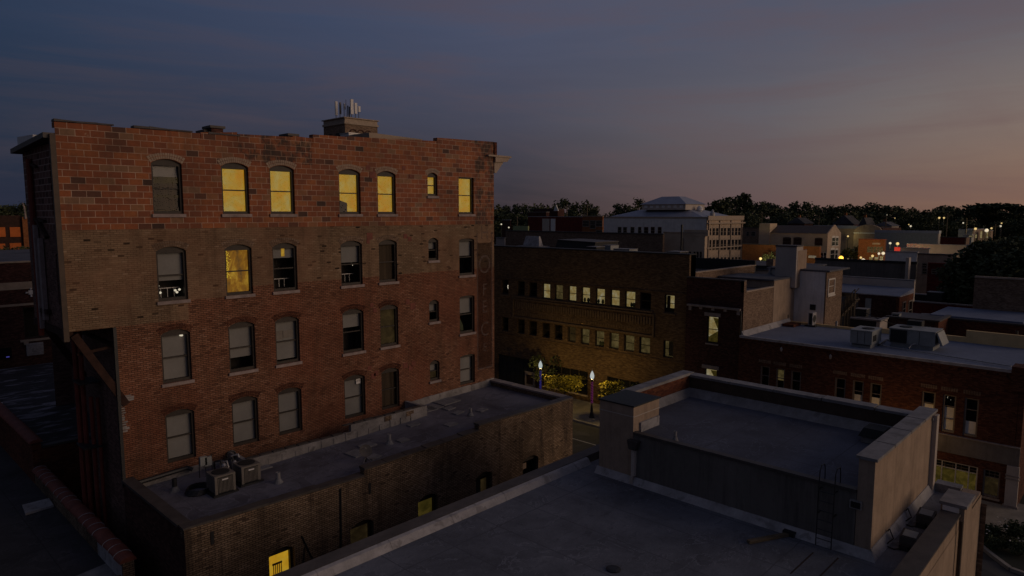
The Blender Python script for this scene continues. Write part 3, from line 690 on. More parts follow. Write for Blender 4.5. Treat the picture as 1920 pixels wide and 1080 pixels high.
for (xa, za), (xb, zb) in (((7.84, 8.523), (14.72, 8.343)), ((14.72, 8.603), (20.93, 8.743)), ((20.93, 8.963), (27.8, 8.903))):
    c_ = MB(); n_ = max(2, int((xb - xa) / .95)); d = (xb - xa) / n_
    for k in range(n_):
        u = xa + d * k; z = za + (zb - za) * k / n_; j = rnd.uniform(0, .025)
        c_.hexa([(u, YL - .035, z), (u + d - .015, YL - .035, z + (zb - za) / n_), (u + d - .015, YL + .36, z + (zb - za) / n_), (u, YL + .36, z)],
                [(u, YL - .03, z + .05 + j), (u + d - .015, YL - .03, z + .05 + j), (u + d - .015, YL + .36, z + .07 + j), (u, YL + .36, z + .07 + j)])
    c_.build('coping', 'darkcap', lb)
c_ = MB(); c_.box(7.8, 8.22, YL + .37, 27.96, 8.503, 8.6)
c_.build('coping', 'darkcap', lb)
c_ = MB()
for k in range(6):
    y = YL + .4 + k * .92; c_.box(27.36, 27.86, y, y + .89, 8.883, 8.97 + rnd.uniform(0, .015))
c_.build('front_coping', 'stone', lb)
# roof around the light well
WX0, WX1, WY = 12.05, 21.2, 26.55
rf = MB()
def rq(x0, x1, y0, y1): rf.poly([(x0, y0, zr(x0)), (x1, y0, zr(x1)), (x1, y1, zr(x1)), (x0, y1, zr(x0))])
rq(8.16, WX0, YL + .3, 28); rq(WX0, WX1, YL + .3, WY); rq(WX1, 27.4, YL + .3, 28)
rf.build('roof', 'lowroof', lb)
cb = MB(); cb.box(WX0 - .16, WX1 + .16, WY - .2, WY, 7.9, 8.66); cb.box(16.9, WX1 + .16, WY - .198, WY - .002, 8.66, 9.0); cb.box(WX0 - .16, WX0, WY, 27.97, 7.9, 8.65); cb.box(WX1, WX1 + .16, WY, 27.97, 7.9, 8.95)
for k in range(14):
    x = WX0 + .2 + k * .62; cb.box(x, x + rnd.uniform(.3, .6), WY - .215 - .002 * k, WY - .19, 8.2, 8.36 + rnd.uniform(.05, .2) + .02 * k)
cb.build('light_well_curb', 'curb', lb)
cb = MB(); cb.poly([(WX0, WY, 7.2), (WX1, WY, 7.2), (WX1, 27.99, 7.2), (WX0, 27.99, 7.2)]); cb.build('light_well_floor', 'tar', lb)
cc_ = MB()
for k in range(16):
    if k == 8: cc_.build('curb_coping', 'darkcap', lb); cc_ = MB()
    x = 12.0 + k * .57; cc_.box(x, x + .5, WY - .16, WY + .04, 8.665 if x < 16.3 else 9.005, 8.69 + rnd.uniform(.0, .03) + (.34 if x >= 16.3 else 0))
cc_.build('curb_coping', 'darkcap', lb)
MB().box(20.05, 20.5, WY - .22, WY - .2, 8.62, 8.95).build('curb_patch', 'lowbrick', lb); MB().box(18.75, 19.15, WY - .223, WY - .2, 8.75, 8.99).build('curb_patch', 'lowbrick', lb)
fl = MB(); x = 8.0
while x < 27.4:
    w = rnd.uniform(.4, .9)
    if x < 15 and x + w >= 15: fl.build('wall_flashing', 'curb', lb); fl = MB()
    if x + w < WX0 - .17 or x > WX1 + .2:
        h = .2 + rnd.uniform(-.06, .1) if x < 15 else .36 + rnd.uniform(-.03, .04)
        fl.hexa([(x, 27.9, zr(x)), (x + w, 27.9, zr(x + w)), (x + w, 27.985, zr(x + w)), (x, 27.985, zr(x))], [(x, 27.955, zr(x) + h), (x + w, 27.955, zr(x + w) + h), (x + w, 27.985, zr(x + w) + h), (x, 27.985, zr(x) + h)])
    x += w
fl.build('wall_flashing', 'curb', lb)
fl = MB(); fl.tube([(8.1, 27.84, zr(8) + .26), (10.2, 27.84, zr(10) + .3), (10.35, 27.75, zr(10) + .2)], .09, 8); fl.build('gutter_pipe', 'iron', lb)
lits = ['litgold', 'litdim', 'litolive', 'litdim', None]
for k, o in enumerate(LW):
    w = window(lb, '-y', YL, *o, .2, frame='frame', depth=.3, sill=None, arch='lowbrick', mid=.5 if k else .46, lit=None, interior=True,
               blind=[(0, 1.)] if k in (0, 1, 2) else [(.1, .9)] if k == 3 else None, bmat=[lits[k]] if lits[k] else 'blind')
    if k == 0:
        e = MB(); 
        for q in range(5): e.box(10.98 + q * .075, 11.01 + q * .075, YL + .318, YL + .324, 5.62, 6.02)
        e.box(10.95, 11.33, YL + .318, YL + .324, 5.98, 6.06); e.box(10.95, 11.33, YL + .318, YL + .324, 5.55, 5.64); e.build('chair_back', 'wood', lb, w)
    if k == 3: MB().box(20.86, 21.32, YL + .32, YL + .335, 4.6, 6.5).build('drawn_curtain', 'acdark', lb, w)
    if k == 4: bq = MB(); bq.box(24.1, 24.5, YL + .32, YL + .33, 5.9, 6.2); bq.build('paper', 'stucco', lb, w)
# stains, tie rods and conduits on the wall
td = MB()
for x, z in ((8.75, 8.05), (14.95, 7.9)): td.box(x - .05, x + .05, YL - .03, YL, z - .32, z + .12)
td.build('anchor_plate', 'iron', lb)
cd_ = MB(); cd_.tube([(13.62, YL - .04, 8.2), (13.58, YL - .04, 6.2), (13.5, YL - .04, 4.2)], .035, 6); cd_.build('conduit', 'iron', lb)
cd_ = MB(); cd_.tube([(11.95, YL - .03, 6.9), (12.6, YL - .03, 5.2)], .025, 5); cd_.tube([(12.05, YL - .03, 6.4), (11.9, YL - .03, 5.)], .02, 5); cd_.build('loose_cable', 'iron', lb)
# things on the low roof
def condenser(px, py, label, s=.78, h=.82):
    p = at(px, py, z=8.16); z = zr(p.x); p = at(px, py, z=z + .08)
    x0, y0 = p.x, p.y; t = thing('air_conditioner', label, 'air conditioner', (x0 + s / 2, y0 + s / 2, z), 'condensers on the patched roof')
    MB().box(x0 - .08, x0 + s + .08, y0 - .08, y0 + s + .08, z, z + .08).build('base', 'iron', t)
    MB().box(x0 + .02, x0 + s - .02, y0 + .02, y0 + s - .02, z + .085, z + h - .1).build('coil', 'acdark', t)
    c = MB()
    for (a, b) in ((0, 0), (s - .1, 0), (0, s - .1), (s - .1, s - .1)): c.box(x0 + a, x0 + a + .1, y0 + b, y0 + b + .1, z + .081, z + h - .11)
    c.box(x0, x0 + s, y0, y0 + s, z + h - .109, z + h - .04); c.build('casing', 'acbeige', t)
    lv = MB()
    for k in range(11): lv.box(x0 + .13 + k * .05, x0 + .155 + k * .05, y0 + .0, y0 + .02, z + .12, z + h - .14); lv.box(x0, x0 + .02, y0 + .13 + k * .05, y0 + .155 + k * .05, z + .12, z + h - .14)
    lv.build('louvre', 'acbeige', t)
    MB().box(x0 + .27, x0 + .5, y0 - .012, y0 - .002, z + h - .24, z + h - .19).build('badge', 'white', t)
    MB().lathe((x0 + s / 2, y0 + s / 2, z + h - .04), [(.3, 0), (.33, .015), (.3, .03)], 14).build('fan_guard', 'acdark', t)
condenser(404, 929, 'beige air conditioner nearest the tall building\'s rear corner, with a coiled hose beside it')
condenser(454, 909, 'beige air conditioner next to the pale light-well curb', .76, .8)
def roof_pipe(px, py, ht, r_, label, z=None, m='galv', cone=True, zf=zr, name='vent_pipe', group='vent pipes on the roofs'):
    z0 = z if z is not None else zf(at(px, py, z=8.3).x); p = at(px, py, z=z0)
    t = thing(name, label, 'vent pipe', (p.x, p.y, z0), group)
    MB().lathe((p.x, p.y, z0), [(r_ * 2.3, 0), (r_ * 2., .03), (r_ * 1.15, .16), (r_ * 1.1, .2)] if cone else [(r_ * 1.8, 0), (r_ * 1.8, .04)], 12).build('flashing', 'slabgrey', t)
    MB().lathe((p.x, p.y, z0), [(r_, .1), (r_, ht), (r_ * .8, ht), (r_ * .8, ht - .04)], 12).build('pipe', m, t)
    return t
roof_pipe(328, 921, .5, .09, 'stubby dark vent pipe with a pale cone base at the patched roof\'s rear end', m='iron')
roof_pipe(522, 905, .42, .085, 'short silver vent pipe in front of the light-well curb', m='galv')
roof_pipe(730, 832, .45, .085, 'silver vent pipe among the loose tiles in the middle of the patched roof', m='galv')
roof_pipe(882, 779, .38, .08, 'silver vent pipe nearest the street end of the patched roof', m='galv')
p = at(686, 866, z=zr(15.5)); ds = thing('satellite_dish', 'small grey satellite dish standing by the stepped parapet of the patched roof', 'satellite dish', (p.x, p.y, zr(p.x)))
MB().tube([(p.x, p.y, zr(p.x)), (p.x, p.y, zr(p.x) + .3)], .03, 6).build('post', 'iron', ds)
dm = MB(); c = Vector((p.x, p.y, zr(p.x) + .46)); nrm = Vector((-.25, -.7, .55)).normalized(); u = nrm.orthogonal().normalized(); v = nrm.cross(u)
rings = [[tuple(c + (u * math.cos(a) * rr * 1. + v * math.sin(a) * rr) + nrm * (rr * rr * .6)) for a in [2 * math.pi * k / 18 for k in range(18)]] for rr in (.02, .12, .2, .27)]
for ra, rb in zip(rings, rings[1:]):
    for k in range(18): dm.poly([ra[k], ra[(k + 1) % 18], rb[(k + 1) % 18], rb[k]])
dm.build('dish', 'dullcap', ds, smooth=True); dm = MB(); dm.bar(c - v * .2, c + nrm * .32 - v * .05, .02); dm.bar((p.x - .18, p.y - .1, zr(p.x) + .02), (p.x, p.y, zr(p.x) + .2), .025); dm.bar((p.x + .18, p.y - .1, zr(p.x) + .02), (p.x, p.y, zr(p.x) + .2), .025); dm.build('feed_arm', 'galv', ds)
# loose concrete slabs / patches lying on the roof
SL = [(705, 789, .9, .3, 'long grey slab at the foot of the light-well curb'), (730, 778, .5, .5, 'cracked grey slab beside the end of the light-well curb'), (800, 768, .45, .42, 'pale slab lying left of its near-twin by the flashing'), (812, 764, .4, .4, 'pale square slab by the flashing, right of its near-twin'), (838, 753, .6, .5, 'widest pale slab lying on the street end of the patched roof'), (842, 766, .28, .24, 'small pale slab below the widest slab'), (858, 774, .3, .2, 'narrow pale slab left of the street-end vent pipe'), (903, 769, .3, .22, 'small pale slab right of the street-end vent pipe'),
      (845, 796, .3, .26, 'lone pale slab in front of the street-end vent pipe'), (688, 836, .35, .3, 'pale slab just beyond the satellite dish'), (668, 851, .34, .42, 'bluish slab left of the satellite dish'), (700, 858, .28, .25, 'small bluish slab right of the satellite dish'), (755, 826, .25, .22, 'small pale slab right of the middle vent pipe'), (775, 797, .3, .2, 'thin slab lying between the curb end and the parapet'), (484, 880, .5, .28, 'bluish slab against the foot of the light-well corner')]
for (px, py, a_, b_, lab) in SL:
    p = at(px, py, z=8.45); z = zr(p.x); p = at(px, py, z=z); q = rnd.uniform(-.15, .15)
    pts = [(p.x + dx * math.cos(q) - dy * math.sin(q), p.y + dx * math.sin(q) + dy * math.cos(q)) for dx, dy in ((-a_, -b_), (a_, -b_ * rnd.uniform(.8, 1)), (a_ * rnd.uniform(.8, 1), b_), (-a_, b_ * rnd.uniform(.8, 1)))]
    one(MB().hexa([(x, y, zr(x) + .002) for x, y in pts], [(x, y, zr(x) + .045) for x, y in pts]), 'roof_slab', 'slabgrey', lab, 'slab', (p.x, p.y, z), 'slabs lying on the patched roof')
# meter rack and hoses between the condensers and the wall
mr = thing('meter_rack', 'two grey meter boxes on a thin iron rack behind the beige air conditioners', 'meter rack', (10.9, 27.4, zr(10.9)))
p = at(383, 862, y=27.2); q = at(390, 862, y=27.2)
for k, px in enumerate((382, 391)):
    a = at(px, 866, y=27.0); MB().box(a.x - .13, a.x + .13, 27.0, 27.12, a.z - .16, a.z + .2).build('meter', 'acgrey', mr)
rk = MB(); a = at(386, 866, y=27.1)
for dx in (-.25, .0, .25): rk.tube([(a.x + dx, 27.14, zr(10)), (a.x + dx, 27.14, a.z + .25)], .018, 5)
rk.build('rack', 'iron', mr)
hs = MB()
for k in range(4):
    c = (9.75 + .03 * k, 25.8, zr(9.7) + .04 + .05 * k)
    hs.tube([(c[0] + .42 * math.cos(t), c[1] + .42 * math.sin(t), c[2]) for t in [2 * math.pi * j / 16 for j in range(17)]], .03, 5)
one(hs, 'coiled_hose', 'iron', 'dark coiled hose lying left of the beige air conditioner', 'hose', (9.75, 25.8, zr(9.7)))
jb = thing('pipe_cluster', 'tangle of valves, elbows and small tanks behind the beige air conditioners', 'pipes', (11.3, 27.1, zr(11.3)))
for k in range(4):
    x = 11.0 + k * .24; h_ = rnd.uniform(.35, .6); MB().tube([(x, 27.2, zr(x)), (x, 27.2, zr(x) + h_), (x + .2, 27.05, zr(x) + h_ + .05), (x + .22, 26.95, zr(x) + h_ - .2)], .05, 7).build('elbow_pipe', ['iron', 'galv'][k % 2], jb)
for k in range(2): MB().lathe((11.25 + .45 * k, 26.9, zr(11)), [(.1, 0), (.11, .05), (.11, .34), (.05, .42)], 10).build('tank', 'galv', jb)
MB().tube([(11.75 + .17 * math.cos(t), 27.3, zr(12) + .5 + .17 * math.sin(t)) for t in [2 * math.pi * j / 12 for j in range(13)]], .04, 6).build('cable_loop', 'iron', jb)

# ================================================================== DARK ROOFS AT LEFT, behind the alley
ls = thing('coped_building', 'dark flat-roofed building at the bottom left with a red clay wall coping', 'building', (5, 24.4, 0))
w_ = MB(); w_.box(6.7, 7.05, 24.4, 36.6, 0, 7.0); w_.poly([(-8, 24.4, 0), (6.7, 24.4, 0), (6.7, 24.4, 6.3), (-8, 24.4, 6.3)]); w_.box(-8, 6.7, 24.4, 24.7, 6.3, 6.5); w_.build('wall', 'lowbrick', ls)
MB().poly([(-8, 24.7, 6.3), (6.7, 24.7, 6.3), (6.7, 60, 6.3), (-8, 60, 6.3)]).build('roof', 'tar', ls)
tl = MB(); y = 24.4; k = 0
def cope_tile(mb, xc, y0, y1, z, w=.27, lip=.02):
    n = 8; A = [(xc + w * math.cos(math.pi * j / n), z + .16 * math.sin(math.pi * j / n)) for j in range(n + 1)]
    B2 = [(xc + (w + lip) * math.cos(math.pi * j / n), z + (.16 + lip) * math.sin(math.pi * j / n)) for j in range(n + 1)]
    for (a, b), (c, d) in zip(zip(A, A[1:]), zip(B2, B2[1:])):
        mb.poly([(a[0], y0, a[1]), (b[0], y0, b[1]), (d[0], y1, d[1]), (c[0], y1, c[1])])
    mb.poly([(p[0], y1, p[1]) for p in B2]); mb.poly([(p[0], y0, p[1]) for p in A[::-1]])
while y < 36.4:
    cope_tile(tl, 6.87 + rnd.uniform(-.02, .02), y, y + .585, 7.0 + rnd.uniform(-.012, .012)); y += .6
tl.build('clay_coping', 'terracope', ls)
jn = MB()
for k in range(20): 
    if k not in (3, 8, 9, 14): jn.tube([(6.87 + .285 * math.cos(t), 24.4 + .6 * k + .592, 7. + .18 * math.sin(t)) for t in [math.pi * j / 8 for j in range(9)]], .014, 4)
jn.build('coping_joint', 'flash', ls)
MB().poly([(6.69, 24.5, 6.31), (6.69, 27.2, 6.31), (6.69, 27.2, 6.86), (6.69, 24.5, 6.86)]).build('inner_flashing', 'flash', ls)
MB().poly([(3.9, 24.7, 6.305), (6.69, 24.7, 6.305), (6.69, 26.3, 6.305), (3.9, 25.7, 6.305)]).build('pale_membrane', 'capmetal', ls)
p = at(42, 950, z=6.32); q = at(101, 950, z=6.32)
hp = [at(42, 950, z=6.32), at(92, 937, z=6.32), at(101, 950, z=6.32), at(48, 966, z=6.32)]
one(MB().hexa([(v.x, v.y, 6.305) for v in hp[::-1]], [(v.x, v.y, 6.4) for v in hp[::-1]]), 'skylight', 'flash', 'pale flat skylight panel alone on the dark roof at the bottom left', 'skylight', (hp[0].x, hp[0].y, 6.305))
bl2 = thing('back_building', 'low building with a peeling black tar roof behind the rusted steel posts', 'building', (7, 37, 0))
w_ = MB(); w_.box(7.05, 10.6, 36.7, 37.0, 0, 7.9); w_.box(6.7, 7.05, 36.7, 58, 0, 8.2); w_.build('wall', 'redbrick', bl2)
MB().poly([(7.05, 37, 7.5), (24, 37, 7.5), (24, 60, 7.5), (7.05, 60, 7.5)]).build('roof', 'peeling', bl2)
tl = MB(); y = 36.7
while y < 57.5: cope_tile(tl, 6.87, y, y + .585, 8.2 + rnd.uniform(-.015, .015)); y += .6
tl.build('clay_coping', 'terracope', bl2)
MB().box(7.06, 10.6, 36.66, 37.05, 7.903, 8.0).build('coping', 'darkcap', bl2)
MB().poly([(10.7, 40.6, 7.51), (12., 40.4, 7.51), (12.5, 41.8, 7.51), (10.9, 42.2, 7.51)]).build('roof_patch', 'sillstone', bl2)
p = at(3, 815, z=6.3); vp = thing('white_vent', 'white vent pipe on a square base at the left edge of the dark roof', 'vent', (p.x, p.y, 6.3))
MB().box(p.x - .5, p.x + .5, p.y - .4, p.y + .4, 6.3, 6.42).build('base', 'white', vp); MB().lathe((p.x, p.y, 6.42), [(.12, 0), (.12, 1.5), (.17, 1.55), (.17, 1.7), (.02, 1.75)], 12).build('pipe', 'white', vp)
rb = thing('red_brick_building', 'dark red brick building with pale bands and a white cross-shaped ornament', 'building', (0, 62, 0))
w_ = MB(); wall(w_, '-y', 62., -20, 20, 0, 15.0, [(11.4, 15.2, 9.2, 11.6, 0)]); w_.poly([(20, 62, 0), (20, 62, 15), (20, 90, 15), (20, 90, 0)]); w_.build('wall', 'purplebrick', rb)
MB().poly([(-20, 62.2, 14.8), (20, 62.2, 14.8), (20, 90, 14.8), (-20, 90, 14.8)]).build('roof', 'greyroof', rb)
MB().box(-20, 20.05, 61.9, 62.3, 15.003, 15.12).build('coping', 'tancap', rb)
s_ = MB(); s_.box(-20, 20, 61.95, 62, 13.0, 13.55); s_.build('stone_band', 'tancap', rb); s_ = MB(); s_.box(-20, 20, 61.95, 62, 11.75, 11.92); s_.box(11.1, 15.5, 61.9, 62, 8.98, 9.15); s_.box(11.3, 11.6, 61.92, 62, 8.75, 8.98); s_.box(13.2, 13.5, 61.92, 62, 8.78, 8.98); s_.build('sill_band', 'tancap', rb)
c = at(58, 548, y=62); cr = MB()
for dx, dz in ((.28, 0), (-.28, 0), (0, .28), (0, -.28)): cr.lathe((c.x + dx, 61.96, c.z + dz), [(.07, -.06), (.07, .06)], 8)
cr.box(c.x - .16, c.x + .16, 61.93, 62, c.z - .16, c.z + .16); cr.box(c.x - .3, c.x + .3, 61.95, 62, c.z - .035, c.z + .035); cr.box(c.x - .035, c.x + .035, 61.951, 62, c.z - .3, c.z + .3)
cr.build('cross_ornament', 'white', rb)
window(rb, '-y', 62., 11.4, 15.2, 9.2, 11.6, sill=None, mid=None)
a = at(66, 655, y=61.9); lv = MB(); lv.box(a.x - .55, a.x + .55, 61.9, 62, a.z - .45, a.z + .5)
for k in range(6): lv.box(a.x - .5, a.x + .5, 61.86, 61.9, a.z - .42 + k * .15, a.z - .36 + k * .15)
lv.build('louvre_vent', 'flash', rb)
a = at(8, 664, y=61.9); bs = MB(); bs.box(a.x - .6, a.x + .45, 61.9, 61.98, a.z - .35, a.z + .45); w = bs.build('lit_window', 'darkglass', rb); MB().box(a.x + .1, a.x + .3, 61.88, 61.9, a.z - .28, a.z - .2).build('blue_light', 'bluelight', rb, w)
ob = thing('orange_panel_building', 'brick building with orange boarded windows beyond the red brick one at the left edge', 'building', (0, 105, 0))
c0 = at(40, 405, y=105).x; c1 = at(54, 405, y=105).x
MB().box(-40, c0, 105, 120, 0, at(20, 404, y=105).z).build('wall', 'rust', ob); MB().box(c0 - .01, c1, 104.6, 120, 0, at(45, 407, y=104.6).z).build('corner_pier', 'orangebrick', ob)
for (a, b, t, u) in ((0, 11, 426, 444), (18, 39, 426, 444), (0, 11, 457, 474), (18, 41, 456, 474)):
    p, q = at(a, t, y=104.9), at(b, u, y=104.9); MB().box(p.x - (8 if a == 0 else 0), q.x, 104.9, 105, q.z, p.z).build('panel', 'orangepanel', ob)

# ================================================================== NEAR GREY ROOF with stucco penthouse
Z8 = 8.8
nb = thing('near_building', 'grey flat-roofed building in the foreground with a stucco penthouse and white-edged parapet', 'building', (20.5, 10, 0))
w_ = MB(); w_.poly([(-15, 16.52, 0), (27.8, 16.52, 0), (27.8, 16.52, 8.6), (-15, 16.52, 8.6)]); w_.poly([(27.8, 3.8, 0), (27.8, 16.52, 0), (27.8, 16.52, 8.6), (27.8, 3.8, 8.6)])
w_.build('wall', 'tanbrick', nb)
MB().poly([(-15, 4.45, Z8), (27.5, 4.45, Z8), (27.5, 15.88, Z8), (-15, 15.88, Z8)]).build('roof', 'nearroof', nb)
MB().hexa([(-15, 15.88, 8.5), (27.8, 15.88, 8.5), (27.8, 16.6, 8.5), (-15, 16.6, 8.5)], [(-15, 16.05, 9.02), (27.8, 16.05, 9.02), (27.8, 16.6, 9.0), (-15, 16.6, 9.0)]).build('parapet', 'dullcap', nb)
e_ = MB(); x = -15
while x < 20.4: e_.hexa([(x, 15.72, Z8 + .003), (x + 2.39, 15.72, Z8 + .003), (x + 2.39, 15.98, Z8 + .003), (x, 15.98, Z8 + .003)], [(x, 15.86, 9.0), (x + 2.39, 15.86, 9.0), (x + 2.39, 15.98, 9.035), (x, 15.98, 9.035)]); x += 2.4
e_.build('parapet_flashing', 'flash', nb)
# right-hand parapet, its tan outer face and corner pier
pr = MB(); pr.box(-4, 24.25, 3.98, 4.44, 8.5, 9.33); pr.poly([(-4, 3.97, 0), (27.8, 3.97, 0), (27.8, 3.97, 8.9), (-4, 3.97, 8.9)])
pr.build('side_wall', 'stucco', nb)
MB().box(-4, 24.24, 3.94, 4.47, 9.333, 9.39).build('side_coping', 'darkcap', nb)
pr = MB(); pr.box(24.25, 25.45, 3.86, 4.5, 5., 9.56); pr.build('corner_pier', 'stucco', nb)
MB().box(24.2, 25.5, 3.8, 4.54, 9.563, 9.66).build('pier_cap', 'capmetal', nb)
MB().box(24.18, 24.249, 4.0, 4.44, 9.4, 9.55).build('pier_patch', 'white', nb)
MB().tube([(23.9, 3.86, 9.3), (23.9, 3.86, 2)], .06, 8).build('side_downspout', 'downspout', nb)
MB().box(25.5, 27.8, 4.0, 4.5, 8.5, 9.0).build('side_kerb', 'stucco', nb)
rp = MB(); rp.box(27.35, 27.8, 4.52, 5.3, 8.5, 9.1); rp.build('rear_parapet', 'capmetal', nb)
# penthouse
BX = 20.55; ZB = 10.62
pb = MB()
pb.box(BX, BX + .02, 5.9, 13.5, Z8, ZB)                      # long front face
pb.build('penthouse_wall', 'stucco_dark', nb)
pb = MB(); pb.box(BX, 27.4, 5.45, 5.88, Z8, 11.66); pb.build('penthouse_end_wall', 'stucco', nb)
MB().hexa([(BX - .06, 5.38, 11.663), (27.45, 5.38, 11.663), (27.45, 5.95, 11.663), (BX - .06, 5.95, 11.663)], [(BX - .06, 5.38, 11.75), (27.45, 5.38, 11.75), (27.45, 5.95, 11.75), (BX - .06, 5.95, 11.75)]).build('end_coping', 'capmetal', nb)
jn = MB()
for x in (22.2, 24., 25.7): jn.box(x, x + .03, 5.375, 5.955, 11.66, 11.757)
jn.build('coping_joint', 'darkcap', nb)
MB().box(27.05, 27.36, 5.3, 5.449, Z8, 11.6).build('end_pilaster', 'stucco_g', nb)
MB().poly([(BX, 5.88, ZB + .0), (27.2, 5.88, ZB), (27.2, 15.0, ZB), (BX, 15.0, ZB)]).build('penthouse_roof', 'boxroof', nb)
pe = MB(); pe.box(BX - .05, BX + .2, 5.9, 13.5, ZB + .003, ZB + .1); pe.build('roof_edge', 'darkcap', nb)
rw = MB(); rw.box(27.0, 27.4, 5.89, 15.4, ZB - .3, 11.42); rw.build('rear_wall', 'downspout', nb)
rc = MB(); y = 5.4
while y < 15.4: rc.box(26.93, 27.48, y, min(y + 1.86, 15.45), 11.423, 11.53 + rnd.uniform(-.01, .02)); y += 1.9
rc.build('rear_coping', 'capmetal', nb)
rf_ = MB(); rf_.hexa([(26.6, 5.9, ZB + .003), (26.99, 5.9, ZB + .003), (26.99, 14.85, ZB + .003), (26.6, 14.85, ZB + .003)], [(26.95, 5.9, ZB + .32), (26.99, 5.9, ZB + .32), (26.99, 14.85, ZB + .32), (26.95, 14.85, ZB + .32)])
rf_.hexa([(22.3, 14.6, ZB + .003), (26.98, 14.6, ZB + .003), (26.98, 14.85, ZB + .003), (22.3, 14.85, ZB + .003)], [(22.3, 14.82, ZB + .32), (26.94, 14.82, ZB + .32), (26.94, 14.85, ZB + .32), (22.3, 14.85, ZB + .32)])
rf_.build('base_flashing', 'capmetal', nb)
lp = MB(); lp.box(22.3, 26.98, 14.86, 15.25, Z8, 11.5); lp.build('side_brick_wall', 'redbrick', nb)
MB().box(22.26, 26.92, 14.8, 15.3, 11.503, 11.62).build('side_wall_coping', 'capmetal', nb)
# square chimney block
ck = MB(); ck.box(BX - .005, 22.28, 13.52, 15.03, Z8, 11.63); w = ck.build('chimney_block', 'stucco', nb)
MB().box(BX - .05, 22.33, 13.47, 15.08, 11.633, 11.68).build('chimney_cap', 'greenroof', nb, w)
MB().box(BX + .4, 22.2, 13.44, 13.515, ZB, ZB + .36).build('chimney_flashing', 'flash', nb, w)
MB().box(BX - .02, 22.3, 13.505, 15.045, 11.25, 11.28).build('drip_line', 'stucco_g', nb, w)
fl = MB(); fl.hexa([(BX - .22, 5.25, Z8 + .003), (BX - .004, 5.4, Z8 + .003), (BX - .004, 15.1, Z8 + .003), (BX - .22, 15.1, Z8 + .003)], [(BX - .03, 5.38, Z8 + .24), (BX - .006, 5.4, Z8 + .24), (BX - .006, 15.1, Z8 + .24), (BX - .03, 15.1, Z8 + .24)])
fl.hexa([(BX - .2, 5.27, Z8 + .002), (27.3, 5.27, Z8 + .002), (27.3, 5.446, Z8 + .002), (BX - .004, 5.446, Z8 + .002)], [(BX - .03, 5.42, Z8 + .28), (27.3, 5.42, Z8 + .28), (27.3, 5.446, Z8 + .28), (BX - .006, 5.446, Z8 + .28)])
fl.build('wall_base_flashing', 'flash', nb)
ds_ = MB(); ds_.box(BX - .14, BX - .006, 13.36, 13.5, Z8 + .3, 10.1); ds_.box(BX - .24, BX - .15, 13.38, 13.48, Z8 + .05, Z8 + .32); ds_.build('downspout', 'stucco_g', nb)
ds_ = MB(); ds_.hexa([(BX - .2, 13.28, 10.1), (BX - .006, 13.28, 10.1), (BX - .006, 13.58, 10.1), (BX - .2, 13.58, 10.1)], [(BX - .26, 13.18, 10.45), (BX - .006, 13.18, 10.45), (BX - .006, 13.62, 10.45), (BX - .26, 13.62, 10.45)]); ds_.build('rainwater_head', 'darkcap', nb)
lb_ = MB(); a = at(1606, 945, x=BX); lb_.box(BX - .1, BX - .002, a.y - .16, a.y + .16, a.z - .12, a.z + .12); w = lb_.build('wall_light', 'galv', nb); MB().box(BX - .11, BX - .101, a.y - .13, a.y + .13, a.z - .09, a.z + .09).build('lens', 'darkglass', nb, w)
rt_ = MB()
for (p, q) in (((1525, 1036), (1482, 1076)), ((1572, 1046), (1538, 1080))):
    a, b = at(*p, z=Z8), at(*q, z=Z8); rt_.bar((a.x, a.y, Z8 + .004), (b.x, b.y, Z8 + .004), .045, .004)
rt_.build('open_seam', 'darkseam', nb)
# objects standing on these roofs
ld = thing('roof_ladder', 'black iron ladder with hooped top fixed to the stucco penthouse wall', 'ladder', (BX - .15, 6.65, Z8))
yl, yr = 6.86, 6.42
for y, nm in ((yl, 'stile'), (yr, 'stile')):
    MB().tube([(BX - .3, y, Z8 + .02), (BX - .25, y, ZB + .05), (BX - .22, y, ZB + .46), (BX - .1, y, ZB + .6), (BX + .14, y, ZB + .58), (BX + .2, y, ZB + .44), (BX + .22, y, ZB + .1)], .016, 6).build(nm, 'iron', ld)
for k in range(6):
    z = Z8 + .25 + .29 * k; MB().tube([(BX - .29, yl, z), (BX - .29, yr, z)], .014, 5).build('rung', 'iron', ld)
bm_ = MB()
for z in (Z8 + 1., ZB - .1):
    for y in (yl, yr): bm_.bar((BX - .27, y, z), (BX, y, z), .03)
bm_.build('wall_bracket', 'iron', ld)
pk = thing('timber_plank', 'short timber offcut with a bracket lying on the grey roof before the ladder', 'plank', (19.6, 8.0, Z8))
MB().hexa([(18.95, 8.3, Z8 + .01), (20.3, 7.62, Z8 + .01), (20.36, 7.74, Z8 + .01), (19.01, 8.42, Z8 + .01)], [(18.95, 8.3, Z8 + .1), (20.3, 7.62, Z8 + .1), (20.36, 7.74, Z8 + .1), (19.01, 8.42, Z8 + .1)]).build('timber', 'wood', pk)
MB().box(20.25, 20.42, 7.5, 7.85, Z8 + .01, Z8 + .15).build('bracket', 'iron', pk)
